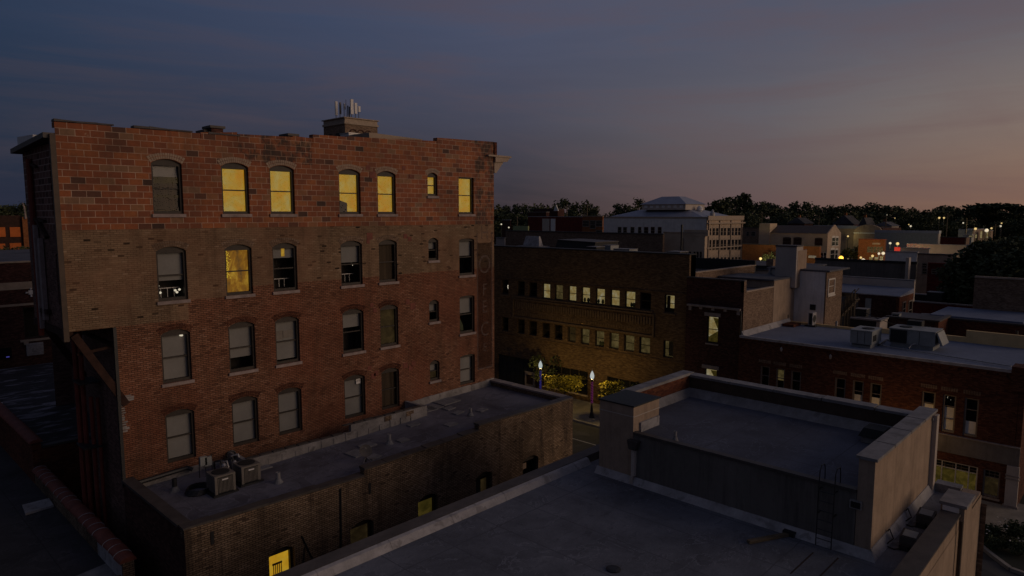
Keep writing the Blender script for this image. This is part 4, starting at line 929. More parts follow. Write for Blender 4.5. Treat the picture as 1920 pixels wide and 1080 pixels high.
def floodlight(px, py, label):
    p = at(px, py, z=Z8); t = thing('floodlight', label, 'floodlight', (p.x, p.y, Z8), 'floodlights on the roof strip')
    x, y = p.x, p.y
    MB().box(x - .25, x + .25, y - .16, y + .16, Z8, Z8 + .07).build('base', 'iron', t)
    MB().box(x - .4, x - .26, y - .05, y + .2, Z8 + .0, Z8 + .16).build('ballast', 'iron', t)
    b = MB(); b.bar((x - .12, y - .2, Z8 + .07), (x - .12, y - .2, Z8 + .3), .03); b.bar((x - .12, y + .2, Z8 + .07), (x - .12, y + .2, Z8 + .3), .03); b.build('yoke', 'iron', t)
    h = MB(); h.hexa([(x - .3, y - .22, Z8 + .1), (x + .22, y - .22, Z8 + .1), (x + .22, y + .22, Z8 + .1), (x - .3, y + .22, Z8 + .1)], [(x - .22, y - .24, Z8 + .36), (x + .2, y - .24, Z8 + .46), (x + .2, y + .24, Z8 + .46), (x - .22, y + .24, Z8 + .36)])
    for q in range(5): h.box(x + .221, x + .26, y - .2 + .09 * q, y - .17 + .09 * q, Z8 + .12, Z8 + .42)
    w = h.build('housing', 'iron', t)
    l = MB(); l.hexa([(x - .17, y - .18, Z8 + .377), (x + .15, y - .18, Z8 + .453), (x + .15, y + .18, Z8 + .453), (x - .17, y + .18, Z8 + .377)], [(x - .175, y - .18, Z8 + .39), (x + .145, y - .18, Z8 + .466), (x + .145, y + .18, Z8 + .466), (x - .175, y + .18, Z8 + .39)]); l.build('lens', 'acgrey', t, w)
    MB().tube([(x - .35, y + .1, Z8 + .06), (x - .5, y + .3, Z8 + .02), (x - .45, y + .55, Z8 + .03), (x - .2, 5.2, Z8 + .2), (x - .05, 5.35, Z8 + .4), (x + .05, 5.42, Z8 + .28)], .022, 5).build('cable', 'iron', t)
floodlight(1736, 984, 'black floodlight with a trailing cable, the one nearer the street')
floodlight(1706, 1026, 'black floodlight with a trailing cable, the one farther from the street')
hx = thing('roof_vent_box', 'black boxy vent hood in the corner of the penthouse roof by its end wall', 'vent', (25.6, 6.9, ZB))
MB().box(25.4, 26.2, 6.5, 7.25, ZB, ZB + .22).build('base', 'capmetal', hx); MB().hexa([(25.32, 6.42, ZB + .223), (26.28, 6.42, ZB + .223), (26.28, 7.33, ZB + .223), (25.32, 7.33, ZB + .223)], [(25.45, 6.55, ZB + .52), (26.15, 6.55, ZB + .52), (26.15, 7.2, ZB + .52), (25.45, 7.2, ZB + .52)]).build('hood', 'acdark', hx)
roof_pipe(1266, 827, .36, .055, 'slim grey vent pipe on the penthouse roof near its long front edge', z=ZB, m='galv')
st_ = at(1150, 1068, z=Z8)
one(MB().lathe((st_.x, st_.y, Z8), [(.2, 0), (.21, .03), (.14, .06), (.02, .065)], 12), 'roof_drain', 'iron', 'dark domed roof drain at the bottom of the grey foreground roof', 'drain', (st_.x, st_.y, Z8))

# ================================================================== ACROSS THE STREET
ac = thing('office_building', 'wide buff brick office building with two rows of partly lit windows', 'building', (53, 41, 0))
AX = 53.
AW = [(52.2, 51.2), (49.86, 48.8), (48.2, 47.05), (46.34, 45.25), (44.67, 43.56), (42.9, 41.85), (41.24, 40.16), (39.49, 38.38), (37.76, 36.68), (36.1, 34.95), (34.41, 33.26), (31.86, 30.86)]
aop = []
for a, b in AW: aop.append((b, a, 9.95, 11.52, 0))
for a, b in AW: aop.append((b, a, 5.85, 7.4, 0))
SH = [(47.15, 52.9, .1, 3.16, 0), (40.3, 46.05, .75, 3.12, 0), (31.5, 38.0, .75, 3.08, 0)]
w_ = MB(); wall(w_, '-x', AX, 29.5, 56, 0, 15.1, aop + SH, depth=.25)
w_.box(53.26, 54.1, 29.5, 56, 12.9, 15.1); w_.poly([(53, 29.5, 0), (54.1, 29.5, 0), (54.1, 29.5, 15.1), (53, 29.5, 15.1)]); w_.poly([(54.1, 29.5, 0), (66, 29.5, 0), (66, 29.5, 12.9), (54.1, 29.5, 12.9)]); w_.poly([(53, 56, 0), (66, 56, 0), (66, 56, 13.5), (53, 56, 13.5)]); w_.poly([(66, 29.5, 0), (66, 56, 0), (66, 56, 12.9), (66, 29.5, 12.9)])
w_.build('wall', 'yellowbrick', ac)
MB().box(54.11, 66, 29.5, 29.85, 12.9, 13.5).build('side_parapet', 'tanbrick', ac); MB().box(66.01, 66.3, 29.5, 56, 12.9, 14.02).build('rear_parapet', 'acdark', ac)
MB().poly([(54.1, 29.85, 12.9), (66, 29.85, 12.9), (66, 56, 12.9), (54.1, 56, 12.9)]).build('roof', 'tar', ac)
MB().box(52.93, 54.15, 29.45, 56, 15.103, 15.2).build('coping', 'acdark', ac)
MB().box(54.11, 66.2, 29.44, 29.9, 13.503, 13.58).build('side_coping', 'tancap', ac)
s_ = MB(); s_.box(52.93, 53, 29.5, 56, 5.5, 5.62); s_.box(52.95, 53, 29.5, 56, 11.66, 11.76); s_.build('string_course', 'yellowbrick', ac)
sl_ = MB(); sl_.box(52.9, 53, 33., 50.2, 9.74, 9.86); sl_.box(52.9, 53, 51., 52.4, 9.74, 9.86); sl_.box(52.9, 53, 30.7, 32.0, 9.74, 9.86); sl_.build('sill_course', 'panelbrick', ac)
pn = MB(); pn.box(52.9, 53, 32.85, 50.5, 7.5, 7.68); pn.box(52.9, 53, 32.85, 50.5, 9.5, 9.62); pn.box(52.9, 53, 32.85, 33.0, 7.681, 9.499); pn.box(52.9, 53, 50.35, 50.5, 7.681, 9.499)
w = pn.build('panel_frame', 'panelbrick', ac)
pn = MB()
for k in range(56):
    y = 33.2 + k * .305; pn.box(52.93, 53, y, y + .17, 8.55 + (.12 if k % 2 else 0), 9.3); pn.box(52.965, 53, y, y + .12, 7.95, 8.2)
pn.build('brick_pattern', 'panelbrick', ac, w)
A_LIT = [('darkglass', 0), (0, 0), (0, 0), ('litpale', 1), ('litmid', 1), ('litpale', 1), ('litpale', 1), ('litpale', 1), ('litpale', 1), ('litpale', 1), (0, 0), ('litpale', 2)]
B_LIT = [0, 0, 0, 0, 0, 'litdim', 'litmid', 'litmid', 'litmid', 'litmid', 'litmid', 'litmid']
for k, (b, a, z0, z1, r) in enumerate(aop):
    if k < 12:
        l = A_LIT[k][0]; two = A_LIT[k][1]
        bl, bm = (None, B) if not l or l == 'darkglass' else ([(0, 1.)], [l]) if two == 1 else ([(.2, 1.)], [l])
    else:
        l = B_LIT[k - 12]; bl, bm = ([(0, 1.)], [l]) if l else (None, B)
    w = window(ac, '-x', AX, b, a, z0, z1, 0, depth=.25, fw=.07, sill=None, blind=bl, bmat=bm)
    if k in (6, 7, 9, 19):
        e = MB()
        for q in range(4): c = b + .2 + rnd.random() * (a - b - .4); e.lathe((AX + .262, c, z0 + .1), [(.05, 0), (.14, .12), (.1, .25 + .15 * rnd.random()), (.01, .42)], 7)
        e.build('pot_plant', 'leaf', ac, w)
    if k == 11: MB().box(AX + .262, AX + .27, a - .45, a - .1, z0 + .15, z1 - .1).build('drawn_curtain', 'curtain', ac, w)
    if k == 23: MB().box(AX + .262, AX + .27, b + .12, b + .6, z0 + .15, z1 - .1).build('drawn_curtain', 'acdark', ac, w)
    if k == 0: bulbs_ = MB(); bulbs_.lathe((AX + .3, 51.5, 10.75), [(.02, -.25), (.1, -.05), (.08, .15), (.01, .2)], 7); bulbs_.build('lamp', 'bulb', ac, w)
gd = MB(); gd.box(53.2, 53.25, 47.15, 52.9, .1, 3.16)
for k in range(9): gd.box(53.16, 53.2, 47.2 + k * .63, 47.24 + k * .63, .1, 3.1)
gd.build('garage_door', 'acdark', ac)
for (a, b, z0, z1, r) in SH[1:]:
    m_ = MB(); n_ = 5
    for k in range(n_ + 1): m_.box(53.1, 53.2, a + (b - a - .08) * k / n_, a + (b - a - .08) * k / n_ + .08, z0, z1)
    m_.box(53.1, 53.2, a, b, 2.3, 2.38); w = m_.build('shop_window', 'frame', ac); MB().poly([(53.17, a, z0), (53.17, b, z0), (53.17, b, z1), (53.17, a, z1)]).build('pane', 'darkglass', ac, w)
    MB().box(52.9, 53.0, a - .1, b + .1, z0 - .14, z0).build('sill', 'tancap', ac, w)
ff = MB(); ff.box(52.85, 53, 47.2, 48.6, .3, 1.9); w = ff.build('notice_board', 'tancap', ac); MB().box(52.82, 52.85, 47.45, 48.35, .6, 1.6).build('poster', 'rust', ac, w)
# on the office roof
rv = thing('skylight', 'low pale gabled skylight on the roof of the buff office building', 'skylight', (58, 50.7, 12.9))
a, b = at(977, 462, x=60), at(1018, 462, x=60)
MB().hexa([(59.4, b.y, 12.9), (61., b.y, 12.9), (61., a.y, 12.9), (59.4, a.y, 12.9)], [(60.1, b.y + .7, 16.05), (60.3, b.y + .7, 16.05), (60.3, a.y - .7, 16.05), (60.1, a.y - .7, 16.05)]).build('glazing', 'flash', rv)
MB().box(59.3, 61.1, b.y - .1, a.y + .1, 12.9, 14.9).build('kerb', 'capmetal', rv)
pe_ = thing('roof_lantern', 'long black clerestory along the roof of the buff office building', 'clerestory', (62, 44, 12.9))
a, b = at(1050, 460, x=62), at(1120, 463, x=62); MB().hexa([(61, b.y, 12.9), (66, b.y, 12.9), (66, a.y + .8, 12.9), (61, a.y + .8, 12.9)], [(61.6, b.y, 15.45), (66, b.y, 15.45), (66, a.y, 15.6), (61.6, a.y, 15.6)]).build('body', 'acdark', pe_)
MB().hexa([(61.5, b.y - .1, 15.452), (66.1, b.y - .1, 15.452), (66.1, a.y + .1, 15.603), (61.5, a.y + .1, 15.603)], [(61.5, b.y - .1, 15.53), (66.1, b.y - .1, 15.53), (66.1, a.y + .1, 15.68), (61.5, a.y + .1, 15.68)]).build('roof', 'darkcap', pe_)
def rooftop_unit(name, px0, px1, ptop, x, label, cat, m='acgrey', dep=1.5, z0=12.9):
    a, b = at(px0, ptop, x=x), at(px1, ptop, x=x); t = thing(name, label, cat, (x, b.y, z0))
    MB().box(x, x + dep, b.y, a.y, z0 + .1, a.z - .06).build('casing', m, t); MB().box(x - .03, x + dep + .03, b.y - .03, a.y + .03, a.z - .058, a.z).build('lid', 'capmetal', t); MB().box(x - .05, x + dep, b.y + .03, a.y - .03, z0, z0 + .098).build('base', 'iron', t)
    MB().box(x - .015, x - .002, b.y + .15, a.y - .15, z0 + .25, z0 + .25 + .5 * (a.z - z0 - .3)).build('grille', 'acdark', t); return t
rooftop_unit('rooftop_unit', 1100, 1118, 462, 58, 'dark rooftop unit beside the black clerestory on the office building', 'rooftop unit', 'acdark')
rooftop_unit('rooftop_unit', 1131, 1145, 459.5, 60, 'pale grey rooftop unit standing alone on the office building roof', 'rooftop unit', 'acgrey')
rooftop_unit('rooftop_unit', 1150, 1180, 466, 57, 'long low pale rooftop unit near the right part of the office building roof', 'rooftop unit', 'acgrey')
rooftop_unit('rooftop_unit', 1250, 1275, 471, 56, 'dark low rooftop unit at the right corner of the office building roof', 'rooftop unit', 'acdark')

# dark narrow shop house
dk = thing('narrow_building', 'narrow dark brick shop house with a bracketed cornice and one tall lit window', 'building', (52.6, 27, 0))
DX = 52.6; d1 = (26.45, 27.5, 7.8, 10.1, 0); d2 = (26.45, 27.6, 3.4, 5.6, 0)
w_ = MB(); wall(w_, '-x', DX, 24.32, 29.48, 0, 13.2, [d1, d2], depth=.25); w_.build('wall', 'purplebrick', dk)
w_ = MB(); w_.poly([(52.6, 24.32, 0), (58.4, 24.32, 0), (58.4, 24.32, 12.3), (52.6, 24.32, 12.3)]); w_.box(52.6, 53.0, 24.32, 24.6, 12.3, 13.2); w_.build('side_wall', 'tanbrick', dk)
MB().poly([(52.9, 24.4, 12.1), (70, 24.4, 12.25), (70, 29.4, 12.25), (52.9, 29.4, 12.1)]).build('roof', 'greyroof', dk)
MB().box(52.52, 52.95, 24.28, 29.49, 13.203, 13.31).build('coping', 'darkcap', dk)
MB().box(52.96, 58.4, 24.26, 24.55, 12.303, 12.4).build('side_coping', 'tancap', dk)
cc_ = MB(); cc_.box(52.35, 52.6, 24.5, 29.3, 10.82, 10.98)
for y in (24.55, 25.7, 26.8, 27.9, 28.9): cc_.box(52.42, 52.6, y, y + .25, 10.45 if y in (24.55, 28.9) else 10.62, 10.818)
cc_.build('cornice', 'stone', dk)
for o in (d1, d2):
    w = window(dk, '-x', DX, *o, depth=.25, sill='stone', blind=[(0, 1.)], bmat=['litpale'])
    MB().box(52.5, 52.6, o[0] - .2, o[1] + .2, o[3] + .0, o[3] + .3).build('lintel', 'stone', dk, w)
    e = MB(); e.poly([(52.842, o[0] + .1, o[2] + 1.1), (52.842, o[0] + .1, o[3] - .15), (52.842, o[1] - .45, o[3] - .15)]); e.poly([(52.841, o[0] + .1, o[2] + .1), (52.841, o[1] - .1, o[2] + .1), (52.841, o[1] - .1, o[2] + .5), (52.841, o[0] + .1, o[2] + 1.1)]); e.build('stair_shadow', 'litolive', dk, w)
MB().tube([(52.5, 24.45, 10.8), (52.5, 24.45, 3)], .06, 8).build('downspout', 'iron', dk)
# stucco blocks stepping back behind it
s1 = thing('stucco_block', 'pale stucco block with a dark flat roof stepping up behind the narrow dark shop house', 'building', (58.4, 24.32, 0))
MB().box(58.4, 63.0, 24.3, 29.4, 0, 12.85).build('wall', 'stucco', s1); MB().box(58.2, 63.0, 24.25, 29.6, 12.853, 12.98).build('roof', 'greyroof', s1)
s3 = at(1548, 515, x=63).y
s2 = thing('stucco_house', 'grey stucco house with a brick end wall, a white window and a dark overhanging roof', 'building', (63, 24, 0))
se = at(1577, 530, y=s3).x
MB().box(63.01, se, s3 + .02, 26.5, 0, 13.5).build('wall', 'stucco_pale', s2)
MB().box(63.01 + .02, se + .02, s3 - .1, s3 + .018, 0, 13.45).build('brick_end_wall', 'tanbrick', s2)
MB().hexa([(62.95, s3 - .35, 13.503), (se + 1.2, s3 - .35, 13.503), (se + 1.2, 27, 13.503), (62.95, 27, 13.503)], [(62.95, s3 - .35, 13.65), (se + 1.2, s3 - .35, 13.65), (se + 1.2, 27, 13.65), (62.95, 27, 13.65)]).build('roof', 'greyroof', s2)
a, b = at(1553, 523, y=s3 - .1), at(1564, 551, y=s3 - .1)
window(s2, '-y', s3 - .1, a.x, b.x, b.z, a.z, depth=.06, frame='framewhite', sill='framewhite', interior=False, glass='darkglass', fw=.14, sillout=.1)
a = at(1524, 576, x=63); MB().box(62.97, 63.0, a.y - .25, a.y + .25, a.z - .25, a.z + .25).build('vent_hole', 'acdark', s2)
sy0 = at(1493, 490, x=62).y; sy1 = at(1454, 490, x=62).y; sz = at(1475, 462.5, x=62).z; sx1 = at(1513, 466, y=sy0).x
s4 = thing('stucco_shaft', 'tall plain stucco shaft rising above the dark roofs behind the narrow shop house', 'shaft', (62, sy0, 0))
MB().box(62.0, sx1 - .9, sy0, sy1, 12, sz).build('shaft', 'stucco_g', s4); MB().box(62.3, sx1, sy0 - .02, sy0 + 1.2, 12, sz - .35).build('chimney_breast', 'stucco', s4); MB().box(61.93, sx1 - .85, sy0 - .05, sy1 + .05, sz + .002, sz + .12).build('cap', 'darkcap', s4)
MB().tube([(sx1 + .03, sy0 + .1, 13), (sx1 + .03, sy0 + .1, sz - .3)], .06, 6).build('downspout', 'framewhite', s4)
hd = thing('dark_roof_house', 'low grey house with a black roof edge beside the stucco shaft', 'building', (72, 32, 0))
a = at(1560, 440, x=66)
MB().box(72, 84, 29, 38, 0, 12.6).build('wall', 'stucco_g', hd); MB().box(71.8, 84.2, 28.8, 38.2, 12.603, 12.75).build('roof', 'greyroof', hd)
MB().box(71.9, 72.25, 28.9, 38.1, 12.76, 13.1).build('parapet', 'acdark', hd); ck_ = MB(); ck_.box(74, 74.8, 31, 31.8, 12.76, 13.7); ck_.build('chimney', 'tanbrick', hd)
for k, (px, py) in enumerate(((1412, 512), (1334, 499), (1443, 515))):
        roof_pipe(px, py, .6, .12, ('white mushroom vent on the dark roof behind the narrow shop house', 'thin grey vent pipe farthest left on the dark roofs', 'small vent pipe right of the mushroom vent on the dark roofs')[k], z=(12.26, 12.9, 12.98)[k])

# ================================================================== RIGHT BRICK BUILDING
rbk = thing('corner_building', 'long red brick building with a pale blue roof and a lit shopfront', 'building', (52, 15, 0))
RX = 52.; RZ = 8.85
gw = [(22.47, 21.71), (21.21, 20.52), (20.06, 19.28), (16.83, 16.07), (15.6, 14.85), (14.43, 13.67), (11.18, 10.38), (9.94, 9.19), (8.72, 7.93)]
rop = [(b, a, 4.15, 6.7, 0) for a, b in gw]; sf = [(7.72, 13.4, .42, 2.22, 0), (6.52, 7.42, .42, 2.22, 0)]
w_ = MB(); wall(w_, '-x', RX, 5.9, 24.3, 0, RZ - .02, rop + sf, depth=.2)
w_.poly([(52, 5.9, 0), (62, 5.9, 0), (62, 5.9, RZ), (52, 5.9, RZ)]); w_.build('wall', 'rightbrick', rbk)
dn = MB()
for k in range(34): y = 6.6 + k * .52; dn.box(51.93, 52, y, y + .22, 8.42, 8.62)
dn.box(51.9, 52, 6.3, 24.3, 8.62, 8.72); dn.build('dentil_course', 'rightbrick', rbk)
MB().poly([(52.2, 6.2, RZ - .1), (62, 6.2, RZ - .1), (62, 24.25, RZ - .1), (52.2, 24.25, RZ - .1)]).build('roof', 'rightroof', rbk)
MB().hexa([(51.9, 6.2, RZ - .12), (52.25, 6.2, RZ - .12), (52.25, 24.25, RZ - .12), (51.9, 24.25, RZ - .12)], [(51.9, 6.2, RZ + .06), (52.12, 6.2, RZ + .06), (52.12, 24.25, RZ + .06), (51.9, 24.25, RZ + .06)]).build('roof_edge', 'flash', rbk)
MB().hexa([(52.3, 24.0, RZ - .09), (62, 24.0, RZ - .09), (62, 24.29, RZ - .09), (52.3, 24.29, RZ - .09)], [(52.3, 24.25, RZ + .35), (62, 24.25, RZ + .35), (62, 24.29, RZ + .35), (52.3, 24.29, RZ + .35)]).build('wall_flashing', 'flash', rbk)
MB().box(51.85, 53.2, 5.3, 6.35, 7.6, 9.15).build('corner_pier', 'rightbrick', rbk)
bp = MB(); bp.box(61.9, 62.2, 5.9, 10.6, 8., 9.7); bp.box(61.9, 62.2, 10.602, 16.6, 8., 9.15); bp.box(61.9, 62.2, 16.602, 24.2, 8., 8.95); bp.build('rear_parapet', 'lampyellow', rbk)
MB().box(51.9, 52, 5.6, 24.3, 2.82, 3.98).build('stone_band', 'bandstone', rbk); MB().box(51.84, 52.0, 5.6, 24.3, 3.983, 4.06).build('band_cap', 'stone', rbk)
pl = MB(); pl.box(51.8, 52.0, 5.55, 6.2, 0.0, 2.81); w = pl.build('pilaster', 'stucco_g', rbk); q = MB(); q.box(51.76, 52.0, 5.5, 6.25, 2.15, 2.22); q.box(51.76, 52.0, 5.5, 6.25, 1.95, 2.02); q.box(51.74, 52.0, 5.48, 6.28, 0, .25); q.build('moulding', 'stone', rbk, w)
MB().box(52.0, 62, 5.6, 5.88, 0, 8.6).build('return_wall', 'rightbrick', rbk)
wl = [dict(), dict(blind=[(.62, .97)], bmat=['litmid']), dict(blind=.0), dict(), dict(blind=[(0, .58)], bmat='blindw'), dict(blind=[(0, .58)], bmat='blindw'), dict(blind=[(0, .66)], bmat='blindw'), dict(blind=[(0, .66)], bmat='blindw'), dict(blind=[(0, .36)], bmat='blindw')]
for k, o in enumerate(rop):
    s_ = dict(wl[k]); s_ = {a: b for a, b in s_.items() if b}
    w = window(rbk, '-x', RX, *o, depth=.2, frame='framegrey', fw=.1, mid=.7, sill=None, rails=(.33,) if k in (6, 7) else (), **s_)
    hd_ = MB()
    for q in range(7): hd_.box(51.985, 52, o[0] - .05 + q * .14, o[0] + .06 + q * .14, o[3] + .25, o[3] + .5)
    hd_.build('brick_header', 'tanbrick', rbk, w)
    if k == 7: bb_ = MB(); [bb_.lathe((52.3, o[0] + .15 + .55 * rnd.random(), 6.2 + .35 * rnd.random()), [(.004, -.014), (.013, 0), (.004, .014)], 6) for q in range(5)]; bb_.build('string_light', 'bulb', rbk, w)
for k, o in enumerate(sf):
    w = window(rbk, '-x', RX, *o, depth=.2, frame='framewhite' if k == 0 else 'framegrey', fw=.09, mid=.74, sill='tancap', blind=[(0, .74)] if k == 0 else [(0, .7)], bmat=['litolive'] if k == 0 else ['litdim'],
               mull=((.09, .22, .36, .49, .62, .66, .8, .84) if k == 0 else ()))
    gb = MB(); n_ = 12 if k == 0 else 3
    for q in range(1, n_): y = o[0] + (o[1] - o[0]) * q / n_; gb.box(52.12, 52.15, y - .012, y + .012, 1.78, 2.15)
    gb.box(52.12, 52.15, o[0] + .09, o[1] - .09, 1.93, 1.955); gb.build('glazing_bar', 'framegrey', rbk, w)
    if k == 0:
        pb_ = MB()
        for q in range(16): y = 9.4 + rnd.random() * 3.6; pb_.lathe((52.1, y, .5), [(.06, 0), (.12, .08), (.09, .16 + .1 * rnd.random()), (.01, .26)], 6)
        pb_.build('window_box', 'shrub', rbk, w)
for (px, py) in ((1466, 654), (1558, 668)):
    a = at(px, py, x=RX); MB().lathe((51.9, a.y, a.z), [(.06, -.18), (.1, -.02), (.07, .1), (.02, .16)], 8).build('wall_lamp', 'flash', rbk)
# rooftop equipment
def hvac(x0, y0, lx, ly, h, label, dark=False):
    z = RZ - .1; t = thing('rooftop_unit', label, 'rooftop unit', (x0 + lx / 2, y0 + ly / 2, z)); 
    MB().box(x0 + .1, x0 + lx - .1, y0 + .1, y0 + ly - .1, z, z + .3).build('kerb', 'acgrey', t)
    MB().box(x0, x0 + lx, y0, y0 + ly, z + .302, z + h).build('casing', 'acgrey', t)
    MB().box(x0 - .04, x0 + lx + .04, y0 - .04, y0 + ly + .04, z + h + .002, z + h + .06).build('lid', 'acgrey', t)
    MB().lathe((x0 + lx * .5, y0 + ly * (.72 if dark else .4), z + h + .06), [(.42, 0), (.44, .05), (.36, .07)], 16).build('fan', 'acdark', t)
    for q in (0.33, .66): MB().box(x0 - .012, x0 - .003, y0 + ly * q - .015, y0 + ly * q + .015, z + .34, z + h - .05).build('panel_seam', 'acdark', t)
    MB().box(x0 + .2, x0 + lx * .45, y0 - .014, y0 - .003, z + .5, z + h - .3).build('access_grille', 'acdark', t)
    return t, z
t, z = hvac(54.0, 15.05, 2.3, 1.5, 1.25, 'boxy grey rooftop unit at the left on the pale blue roof')
MB().box(53.95, 53.99, 15.1, 16.4, z + .2, z + .24).build('rail', 'acdark', t)
t, z = hvac(56.2, 11.5, 2.2, 3.0, 1.35, 'larger grey rooftop unit with a slanted intake hood on the pale blue roof', True)
MB().box(56.15, 56.19, 13.3, 14.4, z + .35, z + 1.3).build('condenser_grille', 'acdark', t)
MB().hexa([(56.3, 11.0, z + .45), (58.2, 11.0, z + .45), (58.2, 11.15, z + .4), (56.3, 11.15, z + .4)], [(56.3, 11.38, z + 1.35), (58.2, 11.38, z + 1.35), (58.2, 11.46, z + 1.3), (56.3, 11.46, z + 1.3)]).build('intake_hood', 'acgrey', t)
MB().box(58.5, 59.3, 12.9, 13.9, z, z + 1.75).build('exhaust_box', 'acdark', t)
ms = thing('heat_pump', 'small pale heat pump with a round fan near the back of the pale blue roof', 'heat pump', (60.3, 21.5, RZ - .1))
p = at(1521, 612, z=RZ - .1); x0, y0 = p.x - .3, p.y; z = RZ - .1
MB().box(x0 - .05, x0 + .45, y0 - .45, y0 + .45, z, z + .15).build('base', 'iron', ms); MB().box(x0, x0 + .85, y0 - .2, y0 + .17, z + .152, z + 1.25).build('casing', 'flash', ms); MB().tube([(x0 + .42, y0 - .21, z + .7), (x0 + .42, y0 - .225, z + .7)], .33, 14).build('fan', 'acdark', ms); MB().box(x0 - .02, x0 - .003, y0 - .15, y0 + .1, z + .2, z + 1.2).build('grille', 'acdark', ms)
pp = MB(); z = RZ - .05
pp.tube([(56.4, 15.3, z + .05), (55.4, 14.6, z + .05), (53.6, 6.6, z + .05)], .045, 6); pp.tube([(55.6, 13.0, z + .05), (56.0, 12.9, z + .3), (56.2, 12.7, z + .35)], .05, 6)
one(pp, 'gas_pipe', 'galv', 'long thin grey pipe running along the pale blue roof past the rooftop units', 'pipe', (55, 12, z))
pp = MB(); pp.tube([(55.6, 15.0, z + .05), (58.2, 15.2, z + .05), (58.3, 14.6, z + .05)], .05, 6)
one(pp, 'conduit', 'iron', 'black pipe bent between the two rooftop units on the pale blue roof', 'pipe', (57, 15, z))
for k, (px, py, h_) in enumerate(((1568, 615, .6), (1905, 642, .9), (1476, 606, .8))):
    roof_pipe(px, py, h_, .1, ('silver vent pipe left of the boxy rooftop unit by the pale rear parapet', 'black vent pipe against the tall pale parapet at the right edge', 'thin dark pipe beside the heat pump at the back of the pale blue roof')[k], z=RZ - .1, m=['galv', 'iron', 'iron'][k])
one(MB().box(59.8, 61.4, 23.0, 24.0, RZ - .09, RZ + .12), 'roof_hatch', 'redbrick', 'low red-brown hatch in the back corner of the pale blue roof', 'hatch', (60.6, 23.5, RZ - .1))

# ================================================================== STREET FURNITURE AND PLANTING
def glow_mat(name, col, s):
    m, nt = new_mat(name); n = N(nt)
    e = n.node('ShaderNodeEmission'); e.inputs[0].default_value = c4(col); e.inputs[1].default_value = s
    t = n.node('ShaderNodeBsdfTransparent'); a = n.node('ShaderNodeAddShader'); n.link(e.outputs[0], a.inputs[0]); n.link(t.outputs[0], a.inputs[1])
    o = n.node('ShaderNodeOutputMaterial'); n.link(a.outputs[0], o.inputs[0]); return m
M['glowglobe'] = glow_mat('frosted_lamp_globe', (.85, .95, .95), .22)
def point(name, loc, col, power, rad=.12, parent=None):
    l = bpy.data.lights.new(name, 'POINT'); l.color = col; l.energy = power; l.shadow_soft_size = rad
    o = bpy.data.objects.new(name, l); COL.objects.link(o); o.location = loc
    if parent: o.parent = parent
    return o
LAMP_W = 170.
def street_lamp(x, y, label, string, power=1.):
    t = thing('street_lamp', label, 'street lamp', (x, y, .13), 'acorn street lamps along the pavement')
    MB().lathe((x, y, .13), [(.26, 0), (.26, .08), (.2, .12), (.17, .45), (.12, .55), (.1, .95), (.07, 1.05)], 14).build('base', 'iron', t)
    MB().lathe((x, y, .13), [(.065, 1.051), (.055, 3.2), (.05, 3.4), (.1, 3.46), (.13, 3.56)], 12).build('post', 'iron', t)
    g = MB(); g.lathe((x, y, .13), [(.09, 3.57), (.17, 3.72), (.195, 3.88), (.15, 4.08), (.08, 4.24), (.05, 4.3), (.02, 4.46)], 16); g = g.build('globe', 'glowglobe', t, smooth=True)
    MB().lathe((x, y, .13), [(.06, 4.345), (.04, 4.42), (.012, 4.56)], 8).build('finial', 'galv', t, g)
    if string:
        s_ = MB()
        for k in range(150):
            a = k * .55; z = 1.3 + 2.05 * k / 150; s_.lathe((x + .085 * math.cos(a), y + .085 * math.sin(a), .13 + z), [(.004, -.02), (.022, 0), (.004, .02)], 5)
        s_.build('string_lights', string, t)
        MB().lathe((x, y, .13), [(.07, 1.25), (.07, 3.38)], 10).build('ribbon', 'blueribbon' if string == 'bluelight' else 'iron', t)
    point('lamp_light', (0, 0, 3.85), (1., .66, .2) if power == 1. else (1., .55, .14), LAMP_W * power, .06, t)
    return t
M['blueribbon'] = emis('blue_glow_ribbon', (.015, .012, .2), .2); M['purpleribbon'] = emis('purple_glow_ribbon', (.14, .015, .1), .25)
street_lamp(49., 36.75, 'lit acorn street lamp with purple string lights on its post, nearest the stucco chimney block', 'purplelight')
street_lamp(49., 43.0, 'lit acorn street lamp with blue string lights on its post, behind the low annex roof', 'bluelight')
street_lamp(49., 12.2, 'lit acorn street lamp hidden behind the stucco penthouse wall', None, .45)
